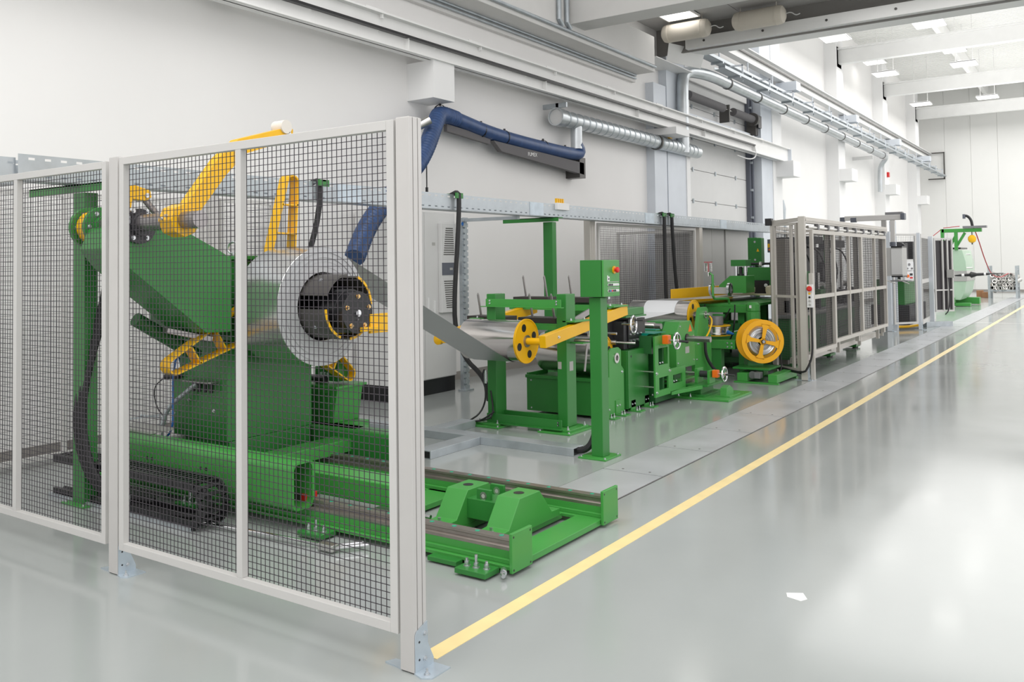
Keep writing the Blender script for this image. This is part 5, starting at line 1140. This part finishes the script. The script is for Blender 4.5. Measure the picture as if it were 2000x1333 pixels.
mk('stop_collar', MB().cyl((-3.335, 12.075, 1.245), (-3.33, 12.065, 1.245), .036, 20), 'yellow_orange', t.loc, q); mk('stop_button', MB().lathe((-3.325, 12.06, 1.245), (.15, -1, 0), [(.015, 0), (.035, .015), (.035, .03), (.02, .04)], 18), 'red', t.loc, q)
for z, c_ in ((1.18, 'yellow'), (1.13, 'black'), (1.08, 'sign_grey'), (1.03, 'sign_grey')): mk('button', MB().cyl((-3.33, 12.075, z), (-3.33, 12.06, z), .014, 14), c_, t.loc, q)
t.p('switch_cable', MB().tube([(-3.315, 12.09, .99), (-3.31, 12.08, .6), (-3.31, 12.07, .35), (-3.36, 12.05, .2), (-3.42, 12.03, .10), (-3.9, 12.3, .16), (-4.0, 12.35, .17)], .014, 8, 2), 'black')
t.p('cable_duct', MB().bar((-4.0, 12.40, .14), (-3.46, 12.12, .10), .05, .03), 'black_soft')
# machines inside the enclosure
t = T('press_line', 'long green and grey forming press line standing inside the mesh enclosure', 'press', (-4.3, 15, 0))
t.p('machine_base', MB().prism([(-4.02, 12.9), (-3.85, 12.9), (-3.85, 17.2), (-4.85, 17.2), (-4.85, 15.6)], .18, .78, 'z'), 'green_dark', bevel=.01)
t.p('base_rail', MB().prism([(-4.04, 12.85), (-3.80, 12.85), (-3.80, 17.25), (-4.88, 17.25), (-4.88, 15.6)], .78, .83, 'z').box(-3.84, -3.80, 13.6, 17.2, .83, .87), 'machine_grey', bevel=.004)
t.p('rear_housing', MB().prism([(-4.45, 14.4), (-4.40, 14.4), (-4.55, 15.4), (-4.75, 17.2), (-4.85, 17.2), (-4.65, 15.4)], .83, 1.5, 'z'), 'machine_dark')
t.p('valve_terminal', MB().box(-4.1, -3.95, 14.5, 15.2, 1.9, 2.02).box(-4.2, -4.0, 15.9, 16.9, 1.85, 1.98), 'machine_dark', bevel=.004)
t.p('steel_edge', MB().box(-3.80, -3.78, 13.4, 16.0, .80, .84), 'steel')
for y0, y1 in ((13.2, 13.9), (14.5, 15.2), (15.7, 16.3), (16.6, 17.1)):
    mb = MB()
    for k in range(7): mb.box(-3.85, -3.838, y0, y1, .28 + k * .045, .30 + k * .045)
    t.p('louvre', mb, 'black')
for i, (x0, x1, y0, y1, z0, z1, m_) in enumerate(((-4.15, -3.92, 13.0, 13.25, .1, 1.95, 'smoke'), (-4.2, -3.95, 13.45, 13.9, .83, 1.75, 'machine_dark'), (-4.3, -3.95, 14.1, 14.4, .83, 1.45, 'green_dark'), (-4.5, -4.15, 14.5, 15.1, .83, 1.95, 'machine_dark'), (-4.1, -3.9, 14.8, 15.1, .83, 1.15, 'green'), (-4.7, -4.25, 15.5, 15.9, .83, 2.0, 'machine_grey'), (-4.2, -3.95, 15.4, 15.9, .83, 1.25, 'strip'), (-4.7, -4.3, 16.2, 16.8, .83, 1.8, 'machine_dark'), (-4.2, -3.9, 16.3, 16.8, .83, 1.1, 'machine_grey'))):
    b = MB().box(x0, x1, y0, y1, z0, z1)
    if i in (1, 3, 7): b.box(x0 - .05, x1 + .05, y0 - .03, y1 + .03, z1, z1 + .06).cyl(((x0 + x1) / 2, y0 - .02, z0 + .4), ((x0 + x1) / 2, y0 - .12, z0 + .4), .09, 16).box(x1, x1 + .05, y0 + .1, y0 + .2, z0, z1 - .2)
    t.p('press_unit' if i else 'tall_cover', b, m_, bevel=.006)
mb = MB()
for y in (13.55, 13.75, 14.2, 14.95, 15.6, 16.5): mb.cyl((-3.98, y, 1.0), (-3.98, y, 1.42), .03, 12).cyl((-4.0, y + .1, 1.2), (-3.9, y + .1, 1.2), .05, 14)
t.p('cylinders', mb, 'steel')
mb = MB()
for k in range(26):
    y = 13.0 + k * .16; h = random.uniform(.05, .28); x = random.uniform(-4.1, -3.85); mb.box(x, x + .07, y, y + random.uniform(.05, .12), .86, .86 + h)
t.p('tooling', mb, 'machine_dark', kind='stuff')
mb = MB(); random.seed(11)
for k in range(5):
    y = 13.4 + k * .8; mb.tube([(-4.15, y, 1.85), (-4.0, y + .1, 1.8), (-3.92, y + .22, 1.5), (-3.96, y + .25, 1.25), (-4.0, y + .3, 1.1)], .014, 6, 2)
t.p('machine_hoses', mb, 'black', kind='stuff')
t.p('green_column', MB().box(-4.15, -4.07, 16.0, 16.08, .83, 2.1), 'green'); t.p('copper_lamp_post', MB().cyl((-4.05, 16.25, 1.2), (-4.05, 16.25, 1.80), .03, 10), 'wood')
t.p('work_lamp', MB().lathe((-4.05, 16.25, 1.82), (0, 0, 1), [(0, -.03), (.03, 0), (0, .03)], 12).lathe((-3.95, 13.95, 1.38), (0, 0, 1), [(0, -.025), (.025, 0), (0, .025)], 12), 'glow')
for y in (13.3, 15.3, 17.1):
    q = t.p('machine_foot', MB().box(-4.05, -3.92, y - .12, y + .12, .03, .20).box(-4.1, -3.86, y - .15, y + .17, .02, .06), 'green', bevel=.003); mk('levelling_pad', MB().cyl((-3.90, y - .05, 0), (-3.90, y - .05, .03), .05, 14).cyl((-3.90, y - .05, .06), (-3.90, y - .05, .12), .022, 10), 'black', t.loc, q)

# operator console hanging from a swing arm
t = T('operator_console', 'grey operator console hanging from a silver tube arm at the end of the press', 'console', (-3.8, 20, 1.3))
t.p('console_body', MB().box(-3.93, -3.80, 20.0, 20.5, 1.27, 1.87).box(-3.80, -3.58, 20.0, 20.5, 1.27, 1.87), 'cab2', bevel=.006)
t.p('console_front', MB().box(-3.80, -3.58, 19.985, 20.0, 1.30, 1.84), 'cab', bevel=.004)
t.p('black_trim', MB().box(-3.80, -3.58, 19.985, 20.5, 1.87, 1.90).box(-3.8, -3.58, 19.98, 20.5, 1.245, 1.27), 'black')
t.p('keyboard_shelf', MB().box(-3.80, -3.42, 19.6, 20.0, 1.16, 1.18), 'machine_grey'); t.p('shelf_handle', MB().cyl((-3.86, 19.6, 1.20), (-3.62, 19.45, 1.12), .012, 8).cyl((-3.62, 19.7, 1.20), (-3.38, 19.5, 1.12), .012, 8), 'alu')
t.p('arm_joint', MB().cyl((-3.78, 20.1, 1.90), (-3.78, 20.1, 1.99), .06, 14), 'slate')
t.p('vertical_tube', MB().box(-3.82, -3.73, 20.06, 20.14, 1.99, 2.46), 'alu', bevel=.006)
t.p('horizontal_tube', MB().box(-4.50, -3.60, 20.05, 20.15, 2.46, 2.57), 'alu', bevel=.01); t.p('horizontal_tube', MB().box(-4.85, -4.0, 20.5, 20.6, 2.50, 2.60), 'alu', bevel=.01)
t.p('end_cap', MB().box(-3.60, -3.52, 20.0, 20.2, 2.46, 2.60).box(-4.62, -4.50, 20.05, 20.15, 2.44, 2.54).box(-4.95, -4.85, 20.5, 20.6, 2.48, 2.58), 'slate', bevel=.01)
t.p('rear_joint', MB().box(-3.95, -3.6, 20.25, 20.4, 2.54, 2.64), 'machine_grey', bevel=.006); t.p('rear_tube', MB().box(-4.1, -4.0, 20.6, 20.7, 2.2, 2.52), 'alu')
t.p('swing_post', MB().box(-4.12, -4.0, 21.55, 21.70, 0, 2.50), 'bluegrey')

# second and third enclosure
post(-4.10, 21.25, 2.25, .10, .08, 'broad blue-grey post behind the console', 'bluegrey', grooves=False)
post(-3.59, 21.98, 2.22, .07, .07, 'corner post of the second enclosure with small galvanised foot', 'bluegrey', grooves=False)
panel('guard_panel', (-4.04, 21.35), (-3.64, 21.90), .15, 2.2, 'mesh guard panel with pale switch boxes beside the console', mids=(), fw=.045, pitch=.05, m='frame_grey', wm='wire_far')
panel('guard_panel', (-3.58, 22.05), (-3.72, 24.3), .12, 2.2, 'tall mesh guard panel of the second enclosure facing the aisle', mids=(), fw=.09, pitch=.05, m='frame_grey', wm='wire_far', hmids=(1.1,))
t = T('switch_station', 'pale back panel with two small switch boxes and an orange button', 'switch panel', (-3.8, 21.6, 1.3))
Xs = Matrix.Translation((-3.72, 21.68, 0)) @ Matrix.Rotation(math.atan2(.55, .40), 4, 'Z')
def sb(): b = MB(); b.X = Xs; return b
t.p('back_panel', sb().box(-.30, .06, -.03, -.01, 1.12, 1.62), 'cab'); q = t.p('switch_box', sb().box(-.24, .02, -.08, -.03, 1.36, 1.56), 'sheet', bevel=.006); q2 = t.p('switch_box', sb().box(-.24, .02, -.08, -.03, 1.15, 1.35), 'sheet', bevel=.006)
mk('gauge', sb().cyl((-.11, -.08, 1.5), (-.11, -.09, 1.5), .03, 16), 'machine_grey', t.loc, q); mk('knob', sb().cyl((-.17, -.08, 1.41), (-.17, -.10, 1.41), .02, 12).cyl((-.04, -.08, 1.41), (-.04, -.10, 1.41), .02, 12), 'machine_grey', t.loc, q)
mk('orange_button', sb().cyl((-.17, -.08, 1.24), (-.17, -.11, 1.24), .035, 16), 'orange', t.loc, q2); mk('key_block', sb().box(-.10, -.02, -.085, -.08, 1.25, 1.3), 'black', t.loc, q2); mk('red_mark', sb().box(-.10, -.02, -.085, -.08, 1.18, 1.22), 'red', t.loc, q2)
t = T('machining_unit', 'dark green machine visible behind the second enclosure mesh', 'machine', (-4.5, 23, 0))
t.p('machine_body', MB().box(-4.6, -3.95, 22.2, 24.3, .55, 1.15), 'green', bevel=.01); t.p('machine_base', MB().box(-4.7, -3.85, 22.2, 24.4, .08, .55), 'machine_dark', bevel=.01)
t.p('upper_unit', MB().box(-4.3, -3.95, 22.4, 22.8, 1.15, 2.0).box(-4.4, -3.9, 23.1, 24.1, 1.15, 2.05).cyl((-4.05, 22.3, 1.9), (-4.05, 22.6, 1.9), .12, 16), 'machine_dark', bevel=.01)
t.p('yellow_conduit', MB().tube([(-4.2, 21.6, .08), (-3.9, 21.9, .06), (-3.7, 22.3, .08)], .03, 8, 2), 'yellow')
post(-3.60, 23.68, 2.17, .10, .06, 'pale post of the half open door at the last enclosure', 'bluegrey', grooves=False, foot=0)
t = panel('guard_door', (-3.54, 23.72), (-3.20, 24.2), .32, 2.13, 'half open mesh door with hanging cable at the last enclosure', mids=(.45, .72), fw=.035, pitch=.045, m='frame_grey', wm='wire_far', hmids=(.85,))
t.p('door_box', MB().box(-3.30, -3.14, 24.0, 24.1, 1.15, 1.35), 'sign_grey', bevel=.004); t.p('door_cable', MB().tube([(-3.25, 23.98, 1.15), (-3.24, 23.98, .7), (-3.26, 23.95, .35), (-3.34, 23.9, .25)], .014, 8, 2), 'black')
t.p('dark_pane', MB().bar((-3.53, 23.76, 1.22), (-3.19, 24.24, 1.22), .004, 1.7), 'wire_far')
t = T('floor_channel', 'wide galvanised floor channel under the half open far door', 'cable duct', (-3.4, 23.2, 0))
t.p('channel', MB().bar((-3.66, 22.9, .06), (-3.18, 23.5, .06), .16, .12), 'galv', bevel=.004)

# ------------------------------------------------------------------ washing machine, jib and basket at the end
t = T('drum_washer', 'pale green drum machine on green feet near the end wall', 'washing machine', (-4.3, 33.5, 0))
pf = [(-4.9, .25), (-4.15, .22), (-4.0, .5), (-3.93, 1.0), (-3.95, 1.5), (-4.05, 1.9), (-4.9, 1.95)]
t.p('drum_body', MB().prism(pf, 33.0, 35.2, 'y'), 'washer', bevel=.01); t.p('steel_band', MB().prism([(-4.92, .85), (-3.935, .85), (-3.915, 1.05), (-3.93, 1.2), (-4.92, 1.2)], 32.98, 35.22, 'y'), 'washer_steel')
t.p('top_opening', MB().box(-4.7, -4.1, 33.1, 34.8, 1.94, 1.99), 'black'); t.p('latch', MB().cyl((-3.93, 33.0, 1.75), (-3.80, 33.0, 1.75), .02, 8).cyl((-3.93, 33.0, 1.3), (-3.75, 33.0, 1.3), .02, 8), 'steel')
t.p('support_foot', MB().box(-4.6, -3.85, 33.0, 33.3, .02, .12).box(-4.6, -4.3, 32.8, 33.2, .12, .3).box(-4.5, -3.75, 34.6, 35.0, .02, .25), 'green_light', bevel=.01)
t = T('jib_crane', 'green jib frame with diagonal braces above the pale drum machine', 'jib crane', (-4.3, 33, 2))
t.p('jib_beam', MB().box(-4.65, -3.45, 32.95, 33.15, 2.50, 2.62), 'green_light', bevel=.006); t.p('jib_post', MB().box(-4.68, -4.58, 32.95, 33.1, 1.9, 2.62).box(-4.27, -4.17, 32.95, 33.1, 1.9, 2.5), 'green_light')
t.p('brace', MB().bar((-4.45, 33.05, 1.95), (-4.2, 33.05, 2.45), .08, .08).bar((-4.2, 33.05, 2.05), (-3.95, 33.05, 2.48), .08, .08), 'green_light')
t.p('roller_track', MB().box(-4.0, -3.3, 32.9, 33.2, 2.63, 2.70), 'machine_grey'); t.p('gooseneck', MB().tube([(-3.95, 33.0, 3.05), (-3.85, 33.0, 3.04), (-3.75, 33.0, 2.9), (-3.72, 33.0, 2.7)], .045, 10, 2), 'black'); t.p('gooseneck_end', MB().box(-4.0, -3.92, 32.95, 33.05, 2.95, 3.1), 'slate')
t.p('red_air_hose', MB().tube([(-4.65, 33.0, 2.62), (-4.9, 32.9, 2.4)], .012, 6, 1).tube([(-4.6, 33.0, 2.66), (-4.1, 33.0, 2.7)], .012, 6), 'copper')
t = T('load_balancer', 'yellow spring balancer hanging from the green jib', 'balancer', (-3.74, 33, 2.27))
t.p('balancer_body', MB().lathe((-3.74, 33.0, 2.13), (0, 0, 1), [(.03, 0), (.10, .04), (.13, .12), (.12, .2), (.06, .26), (0, .27)], 20), 'yellow'); t.p('hook', MB().cyl((-3.74, 33, 2.39), (-3.74, 33, 2.5), .015, 8).cyl((-3.74, 33, 2.08), (-3.74, 33, 2.13), .02, 8), 'black'); t.p('rope', MB().cyl((-3.74, 33, 1.15), (-3.74, 33, 2.1), .006, 6), 'cab')
t = T('torque_tool', 'black elongated tool hanging level from the balancer', 'tool', (-3.8, 33, 1.07))
t.p('tool_body', MB().lathe((-4.35, 33.0, 1.04), (1, 0, .05), [(.01, 0), (.03, .1), (.045, .3), (.05, .5), (.11, .55), (.10, .58), (.05, .72), (.045, 1.0), (.02, 1.12), (.012, 1.5)], 18), 'black'); t.p('white_band', MB().cyl((-4.08, 33.0, 1.053), (-4.0, 33.0, 1.057), .052, 16).cyl((-3.42, 33, 1.086), (-3.36, 33, 1.09), .05, 16), 'sign_white')
solo('red_hose', MB().tube([(-3.72, 33.0, 2.75), (-3.62, 33.5, 2.3), (-3.55, 34.5, 1.6), (-3.50, 36, 1.0), (-3.45, 38.5, .85), (-3.3, 40.0, 1.0)], .018, 8, 3), 'copper', 'long red air hose arching from the jib down to the parts basket', 'hose', (-3.6, 36, 1))
for i, (x, y, z) in enumerate(((-4.55, 41.0, 0), (-4.32, 40.8, 0))):
    solo('cardboard_box', MB().box(x, x + .24, y, y + .3, 0, .28 - i * .06), 'wood', ('left of two small brown boxes on the floor by the far wall', 'right of two small brown boxes on the floor by the far wall')[i], 'box', (x, y, 0), bevel=.01)
t = T('parts_basket', 'galvanised stillage basket filled with metal tube ends at the end wall', 'basket', (-3.4, 40.4, 0))
for x in (-3.98, -3.02):
    for y in (40.0, 40.9): t.p('corner_post', MB().box(x - .04, x + .04, y - .04, y + .04, 0, 1.3), 'galv')
t.p('basket_floor', MB().box(-3.98, -3.02, 40.0, 40.9, .28, .33), 'galv')
mb = MB()
for k in range(4):
    z = .45 + k * .22; mb.box(-3.03, -3.01, 40.0, 40.9, z, z + .03)
t.p('side_rung', mb, 'galv')
random.seed(21)
ml = MB().lathe((0, 0, 0), (0, 1, 0), [(.055, 0), (.085, .0), (.085, .42), (.055, .42)], 14, True)
proto = None
for k in range(44):
    r_, c_ = divmod(k, 9); x = -3.86 + c_ * .092 + (r_ % 2) * .05 + random.uniform(-.02, .02); z = .42 + r_ * .125 + random.uniform(-.02, .02); y = 40.05 + random.uniform(-.08, .05)
    if proto is None:
        o = solo('tube_part', ml, 'machine_grey' , 'short metal tube end lying in the parts basket', 'metal part', (0, 0, 0), 'tube ends in the parts basket'); proto = o
        o.data.materials.clear(); o.data.materials.append(M['steel'])
    else: o = proto.copy(); COL.objects.link(o)
    o.location = (x, y, z); o.rotation_euler = (random.uniform(-.35, .25), 0, random.uniform(-.5, .5))
solo('fire_alarm', MB().box(-7.3, -7.22, 38.0, 38.2, 4.95, 5.15), 'red', 'small red alarm box high on the far left column', 'alarm', (-7.3, 38.1, 4.95), bevel=.01)
solo('rolled_foil', MB().lathe((-7.60, 25.1, 2.3), (0, 0, 1), [(.05, 0), (.09, .2), (.06, .5), (.08, .8), (.03, 1.05), (0, 1.06)], 12), 'galv', 'crumpled silver foil pipe rising behind the press enclosure', 'pipe', (-7.25, 25.1, 2.3))
